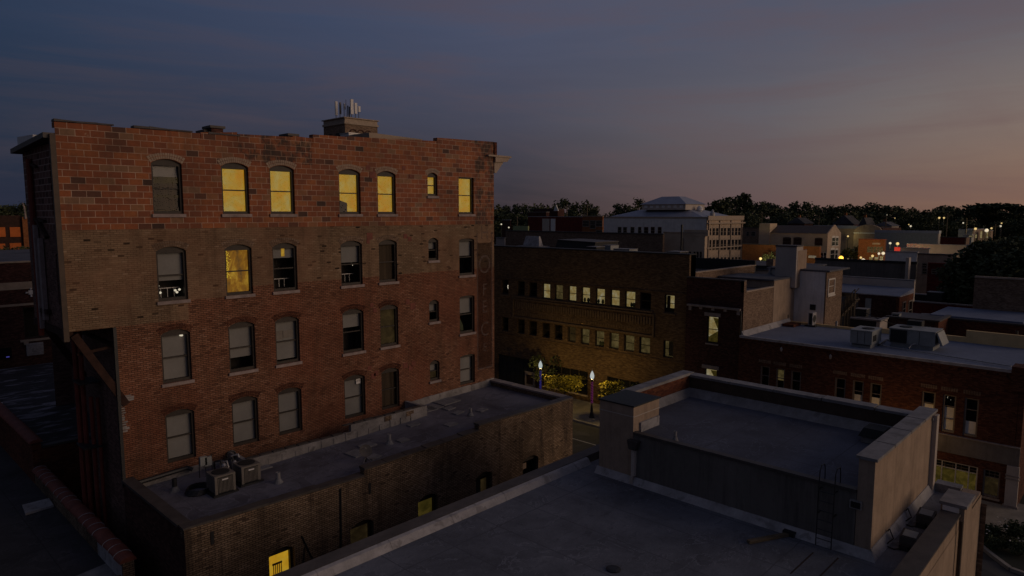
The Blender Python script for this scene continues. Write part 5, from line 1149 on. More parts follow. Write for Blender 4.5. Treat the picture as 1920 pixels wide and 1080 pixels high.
# leafy crowns
def leaves(mb, rng, c, rad, n, size, flat=.5, hollow=.45):
    c = Vector(c)
    for _ in range(n):
        while True:
            d = Vector((rng.uniform(-1, 1), rng.uniform(-1, 1), rng.uniform(-1, 1)))
            if .02 < d.length < 1: break
        d = d.normalized() * (hollow + (1 - hollow) * rng.random() ** .7)
        p = c + Vector((d.x * rad[0], d.y * rad[1], d.z * rad[2]))
        u = Vector((rng.gauss(0, 1), rng.gauss(0, 1), rng.gauss(0, flat))).normalized(); w = u.cross(Vector((rng.gauss(0, 1), rng.gauss(0, 1), rng.gauss(0, 1)))).normalized()
        s = size * rng.uniform(.6, 1.3)
        mb.poly([p - u * s, p - w * s * .55, p + u * s, p + w * s * .55])
def street_tree(x, y, h, r, label, lobes, seed, n=900, mat='leafstreet', size=.13):
    rng = random.Random(seed); t = thing('street_tree', label, 'tree', (x, y, .13))
    k = MB(); k.tube([(x, y, .1), (x + .03, y, h * .45), (x, y + .05, h * .75)], [.09, .06, .03], 8)
    for q in range(6):
        a = q * 1.05 + rng.random(); k.tube([(x, y, h * (.38 + .05 * q)), (x + r * .7 * math.cos(a), y + r * .7 * math.sin(a), h * (.62 + .06 * q))], [.035, .012], 5)
    k.build('trunk', 'bark', t)
    f = MB()
    for _ in range(lobes):
        a = rng.random() * 6.28; d = r * rng.random() ** .5 * .8
        leaves(f, rng, (x + d * math.cos(a), y + d * math.sin(a), h * rng.uniform(.52, .93)), (r * .42, r * .42, h * .13), n // lobes, size, hollow=.1)
    f.build('crown', mat, t)
a = at(1062, 725, x=50.2); street_tree(50.2, a.y + .2, 3.3, 2.35, 'yellow-green street tree lit between the blue and the purple lamp post', 18, 3, 1500)
a = at(1035, 700, x=51.6); street_tree(51.6, 44.6, 4.4, 1.6, 'dark street tree close to the office wall behind the blue lamp post', 10, 4, 900, 'leaf')
a = at(1150, 725, x=50.2); street_tree(50.2, a.y, 3.4, 1.7, 'yellow-green street tree right of the purple lamp post, partly behind the stucco block', 13, 5, 1400)
a = at(1180, 722, x=51.); street_tree(51., a.y - .6, 3.5, 1.5, 'dark green street tree against the shop windows above the stucco chimney block', 9, 6, 800, 'leaf2')
# planting bed
rng = random.Random(11)
BUSH = []
for k, (px, py, r, h, lab) in enumerate(((1818, 984, .75, .9, 'rounded dark shrub at the left end of the planting bed, next to the corner pier'), (1838, 1000, .7, .8, 'low shrub with pale leaf tips second from the left in the planting bed'), (1856, 1000, .8, .9, 'dense dark shrub in the middle of the planting bed by the pavement'),
    (1870, 1018, .8, .75, 'low dark shrub nearest the kerb in the planting bed'), (1893, 1006, 1., 1.25, 'tall loose shrub with white flowers in the planting bed'), (1912, 1030, .9, .9, 'white-flowered shrub at the right edge of the planting bed'), (1918, 1005, .9, 1.1, 'dark bushy shrub at the far right edge of the planting bed'))):
    p = at(px, py + 12, z=.1); t = thing('shrub', lab, 'shrub', (p.x, p.y, .1), 'shrubs in the planting bed')
    f = MB()
    for q in range(7):
        a = rng.random() * 6.28; d = r * .55 * rng.random() ** .5; leaves(f, rng, (p.x + d * math.cos(a), p.y + d * math.sin(a), .1 + h * rng.uniform(.3, .75)), (r * .5, r * .5, h * .3), 130, .075, hollow=.15)
    f.build('foliage', 'shrub', t)
    s_ = MB()
    for q in range(6): a = rng.random() * 6.28; s_.tube([(p.x, p.y, .1), (p.x + r * .5 * math.cos(a), p.y + r * .5 * math.sin(a), .1 + h * .7)], [.02, .008], 5)
    s_.build('stem', 'bark', t)
    if k in (1, 4, 5):
        for q in range(7): a = rng.random() * 6.28; d = r * .8 * rng.random() ** .5; MB().lathe((p.x + d * math.cos(a), p.y + d * math.sin(a), .1 + h * rng.uniform(.75, 1.05)), [(.01, -.03), (.05, 0), (.01, .03)], 6).build('flower', 'flower', t)

# ================================================================== THE TOWN BEYOND
def far_win(root, wallp, face, plane, rects, frame='framegrey', pane='darkglass', arch=0.):
    for (x0, x1, y0, y1) in rects:
        if face == '-x': a, b = at(x0, y0, x=plane), at(x1, y1, x=plane); u0, u1 = b.y, a.y
        else: a, b = at(x0, y0, y=plane), at(x1, y1, y=plane); u0, u1 = a.x, b.x
        zt, zb = a.z, b.z; m = MB(); w = min(.14, (u1 - u0) * .12)
        fbox(m, face, plane, u0 - w, u0, -.06, 0, zb, zt); fbox(m, face, plane, u1, u1 + w, -.06, 0, zb, zt); fbox(m, face, plane, u0 - w, u1 + w, -.1, 0, zb - w * 1.4, zb); fbox(m, face, plane, u0 - w, u1 + w, -.07, 0, zt, zt + w)
        if arch:
            c = (u0 + u1) / 2; r = (u1 - u0) / 2 + w; P = lambda u, d, z: face_pt(face, plane, u, d, z)
            pts = [(c + r * math.cos(math.pi * k / 8), zt + w + r * arch * math.sin(math.pi * k / 8)) for k in range(9)]
            m.hexa([P(u, -.065, z) for u, z in pts], [P(u, 0, z) for u, z in pts])
        fbox(m, face, plane, u0, u1, -.05, 0, (zt + zb) / 2 - .04, (zt + zb) / 2 + .04)
        o = m.build('window', frame, root)
        p = fquad(MB(), face, plane, u0, u1, -.025, zb, zt).build('pane', pane, root, o)
def bgb(name, label, L, Cn, Rr, ytop, X, mat, matR=None, roof='greyroof', cap='capmetal', capt=.35, winL=(), winR=(), cat='building', pane='darkglass', paneR=None, frame='framegrey', arch=0., archR=0., zbase=0.):
    c = at(Cn, ytop, x=X); y0 = c.y; z = c.z; y1 = at(L, ytop, x=X).y; x1 = at(Rr, ytop, y=y0).x if Rr > Cn else X + 12
    t = thing(name, label, cat, (X, y0, zbase))
    MB().box(X, x1, y0, y1, zbase, z).build('wall', mat, t) if not matR or matR == mat else (MB().box(X, X + .3, y0 + .31, y1, zbase, z).build('wall', mat, t), MB().box(X, x1, y0, y0 + .3, zbase, z).build('end_wall', matR, t), MB().box(X + .31, x1, y0 + .31, y1, zbase, z - .02).build('core', mat, t))
    if cap: 
        m = MB(); m.box(X - .1, X + .3, y0 - .1, y1, z + .004, z + capt * .5); m.box(X + .31, x1, y0 - .1, y0 + .3, z + .004, z + capt * .5); m.build('coping', cap, t)
    MB().box(X + .32, x1 - .02, y0 + .32, y1 - .02, z + .002, z + .03).build('roof', roof, t)
    far_win(t, None, '-x', X, winL, frame, pane, arch); far_win(t, None, '-y', y0, winR, frame, paneR or pane, archR)
    return t, X, x1, y0, y1, z
# county building with hipped metal roof
wl = [(1159, 1165, 426, 439), (1169, 1175, 426, 439), (1183, 1189, 426, 439), (1197, 1202, 426, 439), (1208, 1215, 426, 439), (1221, 1227, 426, 439), (1234, 1240, 426, 438)]
wr = []
for r_, (yt, yb) in enumerate(((428, 441), (450, 468), (483, 490))):
    for k, c in enumerate((1331, 1338, 1344.5, 1353, 1359, 1366, 1373.5, 1380, 1386)): wr.append((c - 2 + .2 * r_, c + 2, yt + (k * -.1), yb))
t, X, x1, y0, y1, z = bgb('civic_building', 'pale civic building with arched windows and a hipped metal roof', 1130, 1326, 1392, 410, 200, 'stucco_pale', 'palebrick', 'metalroof', 'tancap', 1.2, wl, wr, archR=.8, frame='tancap')
pl = MB()
for px in (1328, 1348.5, 1369.5, 1390):
    u = at(px, 440, y=y0).x; pl.box(u - .25, u + .25, y0 - .35, y0, 0, z - .6)
pl.build('pilaster', 'tancap', t)
cn = MB(); cn.box(X - .3, x1 + .8, y0 - .8, y0 - .1, z - 1.7, z - 1.3); cn.box(X, x1 + .4, y0 - .45, y0 - .1, z - 3.4 + 2.9, z + .9); cn.box(X - .2, x1 + .3, y0 - .5, y0, 7.7, 8.1); cn.build('cornice', 'tancap', t)
hr = MB(); ax0, ax1, ay0, ay1 = X + .2, x1 - .5, y0 + .6, y1; zt = z + 4.2
hr.hexa([(ax0, ay0, z + .05), (ax1, ay0, z + .05), (ax1, ay1, z + .05), (ax0, ay1, z + .05)], [(ax0 + 9, ay0 + 11, zt - 1.2), (ax1 - 6, ay0 + 11, zt - 1.2), (ax1 - 6, ay1 - 10, zt - 1.2), (ax0 + 9, ay1 - 10, zt - 1.2)])
hro = hr.build('hipped_roof', 'metalroof', t)
hl = MB(); lx, ly = (ax0 + ax1) / 2, at(1262, 392, x=(ax0 + ax1) / 2).y; wx, wy = 6.5, 8.5
hl.box(lx - wx, lx + wx, ly - wy, ly + wy, zt - 1.3, zt + .6); hlo = hl.build('lantern', 'stucco_g', t)
hl = MB(); hl.hexa([(lx - wx - .6, ly - wy - .6, zt + .603), (lx + wx + .6, ly - wy - .6, zt + .603), (lx + wx + .6, ly + wy + .6, zt + .603), (lx - wx - .6, ly + wy + .6, zt + .603)], [(lx - 2, ly - 3.4, zt + 3.3), (lx + 2, ly - 3.4, zt + 3.3), (lx + 2, ly + 3.4, zt + 3.3), (lx - 2, ly + 3.4, zt + 3.3)]); hl.build('lantern_roof', 'metalroof', t, hlo)
lw_ = MB()
for k in range(7): lw_.box(lx - wx - .05, lx - wx, ly - wy + 1 + 2.3 * k, ly - wy + 2.2 + 2.3 * k, zt - .6, zt + .2)
lw_.build('lantern_window', 'white', t, hlo)
for (px, py, r_) in ((1190, 397, .7), (1211, 402, .9), (1336, 393, .8)):
    p = at(px, py, x=X + 8); MB().lathe((p.x, p.y, p.z - 2.2), [(r_, 0), (r_, 1.1), (r_ * .6, 1.5), (r_ * .4, 2.), (.1, 2.3)], 10).build('roof_vent', 'galv', t, hro)
p = at(1312, 391, x=lx); MB().lathe((lx, p.y, p.z - 1.2), [(.5, 0), (1.1, .7), (1., 1.5), (.3, 2.1)], 12).build('dish', 'white', t, hlo)
# buildings: name, label, left px, corner px, right px, top, x plane, materials ...
bgb('long_wall_building', 'long low brown building whose plain wall runs behind the office building roof', 948, 1243, 1246, 440, 90, 'tanbrick', roof='tar', cap='darkcap')
t, *_ = bgb('tan_wall_building', 'tan brick building with a stepped parapet in front of the pale civic building', 1244, 1322, 1326, 438, 93, 'stucco_l', roof='greyroof', cap='tancap', winL=[(c, c + 2.5, 472, 484) for c in (1286, 1293, 1301, 1307, 1313)])
MB().tube([(92.8, at(1280, 440, x=92.8).y, 15), (92.8, at(1280, 440, x=92.8).y, 4)], .12, 8).build('downspout', 'darkcap', t)
a = at(1282, 440, x=92.95); MB().box(92.95, 93.3, a.y - 4, a.y, 15.4, 16.3).build('raised_parapet', 'stucco_l', t)
one(MB().tube([(91, at(1278, 450, x=91).y, 8), (91, at(1278, 450, x=91).y, at(1278, 421, x=91).z)], .16, 8), 'flue_pipe', 'iron', 'tall dark flue pipe in front of the pale civic building', 'flue', (91, at(1278, 450, x=91).y, 8))
t, X, x1, y0, y1, z = bgb('crimson_building', 'deep red building with a pale grey loading bay in its wall, beyond the office roof', 990, 1092, 1094, 407, 165, 'crimson', roof='greyroof', cap='flash')
a, b = at(1017, 410, x=X - .1), at(1030, 436, x=X - .1); c_ = at(1041, 436, x=X - .1)
MB().box(X - .15, X, b.y, a.y, b.z, a.z).build('grey_bay', 'stucco_g', t); d_ = MB(); d_.box(X - .2, X, c_.y, at(1033, 410, x=X - .1).y, c_.z, a.z); d_.build('loading_door', 'white', t)
bgb('orange_building', 'small orange brick building between the deep red one and the pale civic building', 1092, 1130, 1132, 406, 158, 'orangebrick', cap='tancap', winL=[(1093, 1104, 414, 424), (1107, 1116, 414, 428), (1118, 1129, 414, 424), (1118, 1129, 432, 439)], pane='darkglass')
bgb('brown_shed', 'dull brown flat-roofed shed behind the left end of the deep red building', 990, 1024, 1030, 398, 185, 'purplebrick')
bgb('dark_barn', 'dark gable-ended hall with a white pointed dormer among the trees', 1000, 1046, 1058, 392, 212, 'purplebrick', roof='tar', cap='darkcap')
a = at(1043.5, 387, x=211); one(MB().hexa([(210.6, a.y - 1.2, a.z - 1.8), (211, a.y - 1.2, a.z - 1.8), (211, a.y + 1.2, a.z - 1.8), (210.6, a.y + 1.2, a.z - 1.8)], [(210.6, a.y - .1, a.z + .6), (211, a.y - .1, a.z + .6), (211, a.y + .1, a.z + .6), (210.6, a.y + .1, a.z + .6)]), 'dormer', 'white', 'small white pointed dormer against the dark hall among the trees', 'dormer', (211, a.y, a.z - 1.8))
bgb('green_container', 'pale green box-shaped store left of the deep red building', 962, 990, 992, 424, 150, 'greenpaint', cap=None, cat='store')
bgb('grey_store', 'low grey store by the lamps beside the tall brick building, left of the green box', 930, 946, 948, 447, 88, 'stucco_g', cap='capmetal', cat='store')
bgb('small_house', 'dim little house between the two lamps at the left of the far town', 941, 957, 958, 413, 160, 'purplebrick', cap='flash', cat='house')
# tan hall with a gable
X = 172; c = at(1552, 440, x=X); y0 = c.y; zE = at(1552, 438, x=X).z; y1 = at(1424, 430, x=X).y; x1 = at(1577, 440, y=y0).x; zG = at(1566, 421.5, y=y0).z; xm = (X + x1) / 2
t = thing('gabled_hall', 'tan plastered hall with a dark ridged roof, a pointed gable end and arched boarded windows', 'building', (X, y0, 0))
MB().box(X, x1, y0 + .31, y1, 0, zE - .05).build('wall', 'stucco_l', t)
MB().hexa([(X, y0, 0), (x1, y0, 0), (x1, y0 + .3, 0), (X, y0 + .3, 0)], [(X, y0, zE), (x1, y0, zE), (x1, y0 + .3, zE), (X, y0 + .3, zE)]).hexa([(X, y0, zE + .001), (x1, y0, zE + .001), (x1, y0 + .3, zE + .001), (X, y0 + .3, zE + .001)], [(xm - .3, y0, zG), (xm + .3, y0, zG), (xm + .3, y0 + .3, zG), (xm - .3, y0 + .3, zG)]).build('gable_wall', 'palebrick', t)
MB().hexa([(X - .2, y0 + .31, zE - .049), (x1 + .2, y0 + .31, zE - .049), (x1 + .2, y1, zE - .049), (X - .2, y1, zE - .049)], [(xm - .1, y0 + .31, zG - .25), (xm + .1, y0 + .31, zG - .25), (xm + .1, y1 - .3, zG - .25), (xm - .1, y1 - .3, zG - .25)]).build('roof', 'downspout', t)
a = at(1424, 419, x=X - .3); b = at(1442, 470, x=X - .3); MB().box(X - .4, X + 4, b.y, a.y, 0, a.z).build('end_tower', 'stucco_l', t)
far_win(t, None, '-x', X, [(1469, 1482, 447, 459), (1489, 1502, 447, 459), (1529, 1541, 448, 460)], 'downspout', 'rust', .2); far_win(t, None, '-y', y0, [(1560, 1565, 446, 460), (1567, 1571, 446, 460), (1557, 1564, 469, 484), (1566, 1570, 469, 484)], 'framewhite', 'darkglass', .3)
far_win(t, None, '-x', X, [(1539, 1543, 474, 486), (1545, 1549, 474, 486)], 'framewhite', 'darkglass')
bgb('brick_row', 'plain brick building with small square windows just right of the pale civic building', 1392, 1424, 1426, 428, 185, 'tanbrick', winL=[(1400, 1404, 435, 442), (1409, 1416, 435, 442)], cap='darkcap')
t, X, x1, y0, y1, z = bgb('orange_store', 'long low orange brick store with a small white sign, below the gabled hall', 1392, 1537, 1540, 462.5, 160, 'orangebrick', roof='tar', cap='darkcap')
a, b = at(1516, 479, x=X - .05), at(1530, 484, x=X - .05); MB().box(X - .1, X, b.y, a.y, b.z, a.z).build('white_sign', 'white', t)
t, X, x1, y0, y1, z = bgb('brick_shops', 'two-storey orange-red brick shops with a row of upper windows and bright lights at street level', 1610, 1659, 1662, 450, 165, 'orangebrick', roof='greyroof', cap='redpipe', winL=[(c, c + 3.4, 463, 473) for c in (1627, 1633, 1639, 1645, 1651)], pane='litmid')
far_win(t, None, '-x', X, [(1630, 1636, 482, 490), (1640, 1646, 482, 490), (1650, 1655, 480, 490)], 'redpipe', 'litpale')
a = at(1643, 457, x=X - .1); MB().box(X - .08, X, a.y - .8, a.y + .8, a.z - .2, a.z + .2).build('plaque', 'tancap', t)
bgb('metal_shed', 'long blue-grey metal shed with a pale low-pitched roof', 1640, 1760, 1764, 438, 232, 'acgrey', 'stucco_g', 'metalroof', 'metalroof', 1.6)
bgb('flat_hall', 'long dark hall with a pale metal roof behind the gabled hall', 1525, 1618, 1622, 429, 240, 'stucco', roof='metalroof', cap='metalroof', capt=2.)
a = at(1628, 421, x=238); y_ = a.y
ag = MB(); pts = [(y_ + 4.2 * math.cos(math.pi * k / 10), a.z - 2.6 + 2.6 * math.sin(math.pi * k / 10)) for k in range(11)]
ag.hexa([(238, y, z_) for y, z_ in pts], [(239, y, z_) for y, z_ in pts]); ag.box(238, 239, y_ - 4.2, y_ + 4.2, 8, a.z - 2.601); t = thing('arched_front', 'pale hall front with a round-arched top right of the long dark hall', 'building', (238, y_, 0)); ag.build('front', 'stucco', t); MB().box(239.01, 260, y_ - 4., y_ + 4., 0, a.z - 1.2).build('hall', 'purplebrick', t); MB().box(237.9, 239.1, y_ - 4.3, y_ + 4.3, a.z - 2.9, a.z - 2.6).build('ledge', 'white', t)
bgb('dark_red_store', 'low dark red store with a flat roof at the end of the metal shed', 1763, 1812, 1818, 446, 205, 'crimson', 'tanbrick', cap='darkcap')
bgb('stained_wall_building', 'long flat building with a dark stained concrete wall and black roof edge', 1528, 1718, 1720, 495.5, 112, 'stucco_dark', roof='tar', cap='acdark', capt=.7)
bgb('white_wall_building', 'building with a broad whitewashed end wall beyond the stained concrete wall', 1660, 1720, 1722, 474, 132, 'white', roof='flash', cap='flash')
one(MB().box(110, 111, at(1704, 495, x=110).y, at(1698, 495, x=110).y, 3, at(1700, 483, x=110).z), 'brick_stack', 'stucco_g', 'square pale chimney stack standing in front of the whitewashed wall', 'chimney', (110, at(1701, 495, x=110).y, 3))
t, X, x1, y0, y1, z = bgb('rose_building', 'tall rose-brown plastered building with tall narrow windows, left of the big dark tree', 1720, 1786, 1796, 479, 118, 'stucco', roof='tar', cap='darkcap', winL=[(1730, 1737, 494, 502), (1730, 1737, 504, 513)])
bgb('crimson_annex', 'dark red brick annex with an arched opening against the rose-brown building', 1740, 1786, 1790, 496, 112, 'crimson', roof='tar', cap='redpipe', winL=[(1748, 1756, 505, 513)])
bgb('blue_grey_building', 'blue-grey painted building beside the big dark tree', 1812, 1842, 1846, 461, 150, 'acgrey', cap='flash')
bgb('flat_roof_store', 'flat store with a pale roof and dark vents beyond the whitewashed wall', 1700, 1812, 1814, 461, 160, 'stucco_g', roof='capmetal', cap='flash')
bgb('pale_roof_store', 'low store with a bright pale roof edge left of the flat store', 1688, 1742, 1744, 467, 150, 'stucco_g', roof='flash', cap='flash')
bgb('long_low_store', 'very low long store with white roof pods running behind the big dark tree', 1842, 1960, 1964, 459, 190, 'purplebrick', roof='greyroof', cap='capmetal')
t, X, x1, y0, y1, z = bgb('filling_station', 'low shop with a lit front and bright white windows near the far trees', 1797, 1826, 1845, 431, 250, 'acgrey', 'stucco', roof='metalroof', cap='metalroof', winR=[(1828, 1831, 440, 446), (1838, 1841, 434, 446)], paneR='bulbwin' if 'bulbwin' in M else 'litpale')
bgb('station_kiosk', 'small flat kiosk with a glowing white sign in front of the far lit shop', 1805, 1822, 1826, 441, 235, 'acgrey', cap='flash', winL=[(1817, 1824, 442, 444)], pane='litpale', cat='kiosk')
bgb('lit_shopfront', 'small lit shopfront right of the far lit shop', 1842, 1858, 1862, 433, 255, 'stucco', cap='flash', winL=[(1849, 1852, 435, 446)], pane='litpale', cat='shop')
def house(name, label, px0, px1, yb, yr, X, m='purplebrick', rm='tar'):
    a, b = at(px0, yb, x=X), at(px1, yb, x=X); r_ = at((px0 + px1) / 2, yr, x=X); t = thing(name, label, 'house', (X, b.y, 0)); ym = (a.y + b.y) / 2
    MB().box(X, X + 9, b.y, a.y, 0, a.z).build('wall', m, t)
    MB().hexa([(X - .5, b.y - .5, a.z + .003), (X + 9.5, b.y - .5, a.z + .003), (X + 9.5, a.y + .5, a.z + .003), (X - .5, a.y + .5, a.z + .003)], [(X + .5, ym - .15, r_.z), (X + 9, ym - .15, r_.z), (X + 9, ym + .15, r_.z), (X + .5, ym + .15, r_.z)]).build('roof', rm, t)
    w = (a.y - b.y) * .12
    for q in (.3, .7): MB().box(X - .05, X, b.y + (a.y - b.y) * q - w, b.y + (a.y - b.y) * q + w, a.z - 2.1, a.z - .7).build('window', 'darkglass', t)
    MB().box(X + 5, X + 6, ym + .6, ym + 1.4, a.z + .5, r_.z + 1.).build('chimney', 'orangebrick', t); return t
house('house', 'dark gabled house with a pale bargeboard above the gabled hall', 1478, 1508, 419, 408, 270); house('house', 'steep dark-roofed house with a rose gable behind the long dark hall', 1562, 1600, 421, 404, 275, 'crimson')
house('house', 'house with a white pointed gable left of the arched hall front', 1612, 1624, 423, 408, 268, 'white'); house('house', 'grey house with a lit roof edge right of the arched hall front', 1640, 1672, 424, 416, 272, 'stucco_g', 'greyroof')
# right-hand middle distance
t, X, x1, y0, y1, z = bgb('grey_roof_annex', 'low dark brick annex with a pale blue sloping roof and a lit end wall', 1610, 1687, 1712, 557, 80, 'purplebrick', 'redbrick', 'rightroof', 'flash', .2, winR=[(1693, 1696, 568, 590), (1704, 1708, 566, 596)])
a = at(1570, 527, x=96); b = at(1711, 549, x=X)
yL = at(1570, 560, x=X + 6).y
MB().hexa([(X, y0, z + .05), (x1 + .2, y0, z + .05), (x1 + .2, y1 + 10, z + .05), (X, y1 + 10, z + .05)], [(X + .05, y0, z + .12), (x1 + .2, y0, z + .5), (x1 + .2, y1 + 10, z + .5), (X + .05, y1 + 10, z + .12)]).build('sloping_roof', 'rightroof', t)
MB().box(x1 + .21, x1 + .6, y0, y1 + 10, z - 1, at(1650, 524, x=x1).z).build('rear_parapet', 'stucco_g', t); MB().box(x1 + .2, x1 + .65, y0, y1 + 10, at(1650, 524, x=x1).z + .003, at(1650, 524, x=x1).z + .15).build('parapet_coping', 'capmetal', t)
MB().box(X - .06, X, at(1633, 580, x=X).y, at(1622, 580, x=X).y, 5, at(1622, 559, x=X).z).build('door', 'acgrey', t)
fs = thing('timber_stair', 'timber stair and fence panels beside the brick end wall of the grey stucco house', 'stair', (72, at(1585, 590, x=72).y, 5))
a, b = at(1602, 570, x=72), at(1572, 598, x=72)
s_ = MB()
for k in range(9): f_ = k / 8; s_.box(72 + .3 * k * .0, 73.2, b.y + (a.y - b.y) * f_ - .14, b.y + (a.y - b.y) * f_ + .14, 7.2 + f_ * 0 + (1 - abs(2 * f_ - 1)) * .0 + (at(1585, 595, x=72).z - 7.2) + (1 - f_) * -.0 + k * .22, 7.26 + (at(1585, 595, x=72).z - 7.2) + k * .22)
s_.build('tread', 'wood', fs); s_ = MB(); z0 = at(1585, 595, x=72).z
for xx in (72, 73.2): s_.bar((xx, b.y, z0), (xx, a.y, z0 + 1.9), .08, .25); s_.bar((xx, b.y, z0 + 1.), (xx, a.y, z0 + 2.9), .07)
for k in range(6): f_ = k / 5; s_.bar((72, b.y + (a.y - b.y) * f_, z0 - 2), (72, b.y + (a.y - b.y) * f_, z0 + 1. + 1.9 * f_), .08)
s_.build('stringer', 'wood', fs)
fp = MB(); c0, c1 = at(1585, 575, x=74), at(1604, 575, x=74)
for k in range(12): yy = c1.y + (c0.y - c1.y) * k / 12; fp.box(74, 74.06, yy, yy + (c0.y - c1.y) / 13, z0 - 1.5, z0 + 2.2)
fp.build('fence_panel', 'wood', fs)
rk_ = [('dark flat-roofed addition with pale coping in the jumble behind the pale blue roof', 1594, 1650, 1664, 603, 68, 'acdark', 'stucco_g'), ('low grey-roofed addition in the middle of the jumble behind the pale blue roof', 1660, 1760, 1782, 604, 72, 'purplebrick', 'redbrick'),
       ('long low red-brick range with a bluish snow-pale roof below the dark parapet roof', 1740, 1925, 1930, 612, 76, 'redbrick', None), ('flat dark roof with a white edge line left of the plain brick gable wall', 1700, 1829, 1832, 575, 92, 'crimson', None), ('block with a thin white roof edge line farther left of the plain brick gable wall', 1708, 1830, 1832, 560, 104, 'acdark', None)]
for k, (lab, l, c_, r_, yt, X_, m1, m2) in enumerate(rk_):
    t, X, x1, y0, y1, z = bgb('roof_addition', lab, l, c_, r_, yt, X_, m1, m2, roof=['greyroof', 'greyroof', 'rightroof', 'tar', 'tar'][k], cap=['capmetal', 'darkcap', 'darkcap', 'capmetal', 'flash'][k], capt=.3)
    if k == 2: MB().box(X + .35, X + 8, y0 + .3, y1, z + .031, z + .3).build('roof_sheet', 'rightroof', t)
t, *_ = bgb('brick_gable_building', 'plain red-brown brick building with a pale coping below the big dark tree', 1827, 1990, 1994, 529, 84, 'tanbrick', roof='tar', cap='tancap', capt=.35)
t, *_ = bgb('dark_block', 'black flat-roofed block with a white edge line behind the plain brick wall', 1852, 1990, 1994, 518, 98, 'acdark', roof='tar', cap='flash', capt=.25)
def town_unit(px0, px1, yt, yb, X, label, m='acgrey', name='rooftop_unit'):
    a, b = at(px0, yt, x=X), at(px1, yb, x=X); t = thing(name, label, 'rooftop unit', (X, b.y, b.z)); d = (a.y - b.y)
    MB().box(X, X + d, b.y, a.y, b.z + .1, a.z - .05).build('casing', m, t); MB().box(X - .03, X + d + .03, b.y - .03, a.y + .03, a.z - .048, a.z).build('lid', 'capmetal', t); MB().box(X - .02, X - .003, b.y + d * .15, a.y - d * .15, b.z + .25, a.z - .25).build('grille', 'acdark', t); MB().box(X + .1, X + d - .1, b.y + .1, a.y - .1, b.z - 1.5, b.z + .098).build('base', 'iron', t)
town_unit(1604, 1624, 578, 595, 70, 'dark air conditioner with a pale frame in front of the low dark brick annex', 'acdark')
town_unit(1738, 1766, 547, 566, 96, 'square black air handler on the dark roof left of the plain brick wall', 'acdark')
town_unit(1672, 1686, 587, 596, 73, 'small bluish box among the roofs by the lit end wall', 'acgrey'); town_unit(1752, 1762, 604, 612, 74, 'pale round-cornered vent box in the jumble behind the pale blue roof', 'flash'); town_unit(1724, 1748, 589, 598, 82, 'dull grey box on the snow-pale roof', 'acgrey')
a, b = at(1618, 584, x=70), at(1745, 612, x=66)
one(MB().tube([tuple(a.lerp(b, k / 10) - Vector((0, 0, .5 * math.sin(math.pi * k / 10)))) for k in range(11)], .035, 5), 'overhead_cable', 'iron', 'black cable sagging over the jumble of roofs behind the pale blue roof', 'cable', tuple(a))
# utility poles
def pole(px, yt, yb, X, label):
    a = at(px, yt, x=X); t = thing('utility_pole', label, 'utility pole', (X, a.y, 0), 'utility poles in the far town')
    MB().tube([(X, a.y, 0), (X, a.y, a.z)], [.2, .13], 7).build('post', 'woodgrey' if 'woodgrey' in M else 'wood', t); MB().box(X - .08, X + .08, a.y - 1.2, a.y + 1.2, a.z - .8, a.z - .62).build('crossarm', 'wood', t)
for px, yt, X, lab in ((1777, 400, 240, 'tallest pale utility pole left of the far lit shop'), (1813, 409, 245, 'utility pole just left of the far lit shop'), (1867, 420, 260, 'utility pole right of the small lit shopfront'), (1429, 397, 250, 'utility pole above the brick row beside the civic building'), (1536, 404, 255, 'utility pole above the ridge of the gabled hall'), (1662, 402, 258, 'utility pole above the arched hall front'), (1063, 382, 172, 'thin pole standing over the deep red building'), (1101, 384, 170, 'thin pole over the orange brick building'), (970, 406, 155, 'thin pole beside the green box store')):
    pole(px, yt, 0, X, lab)
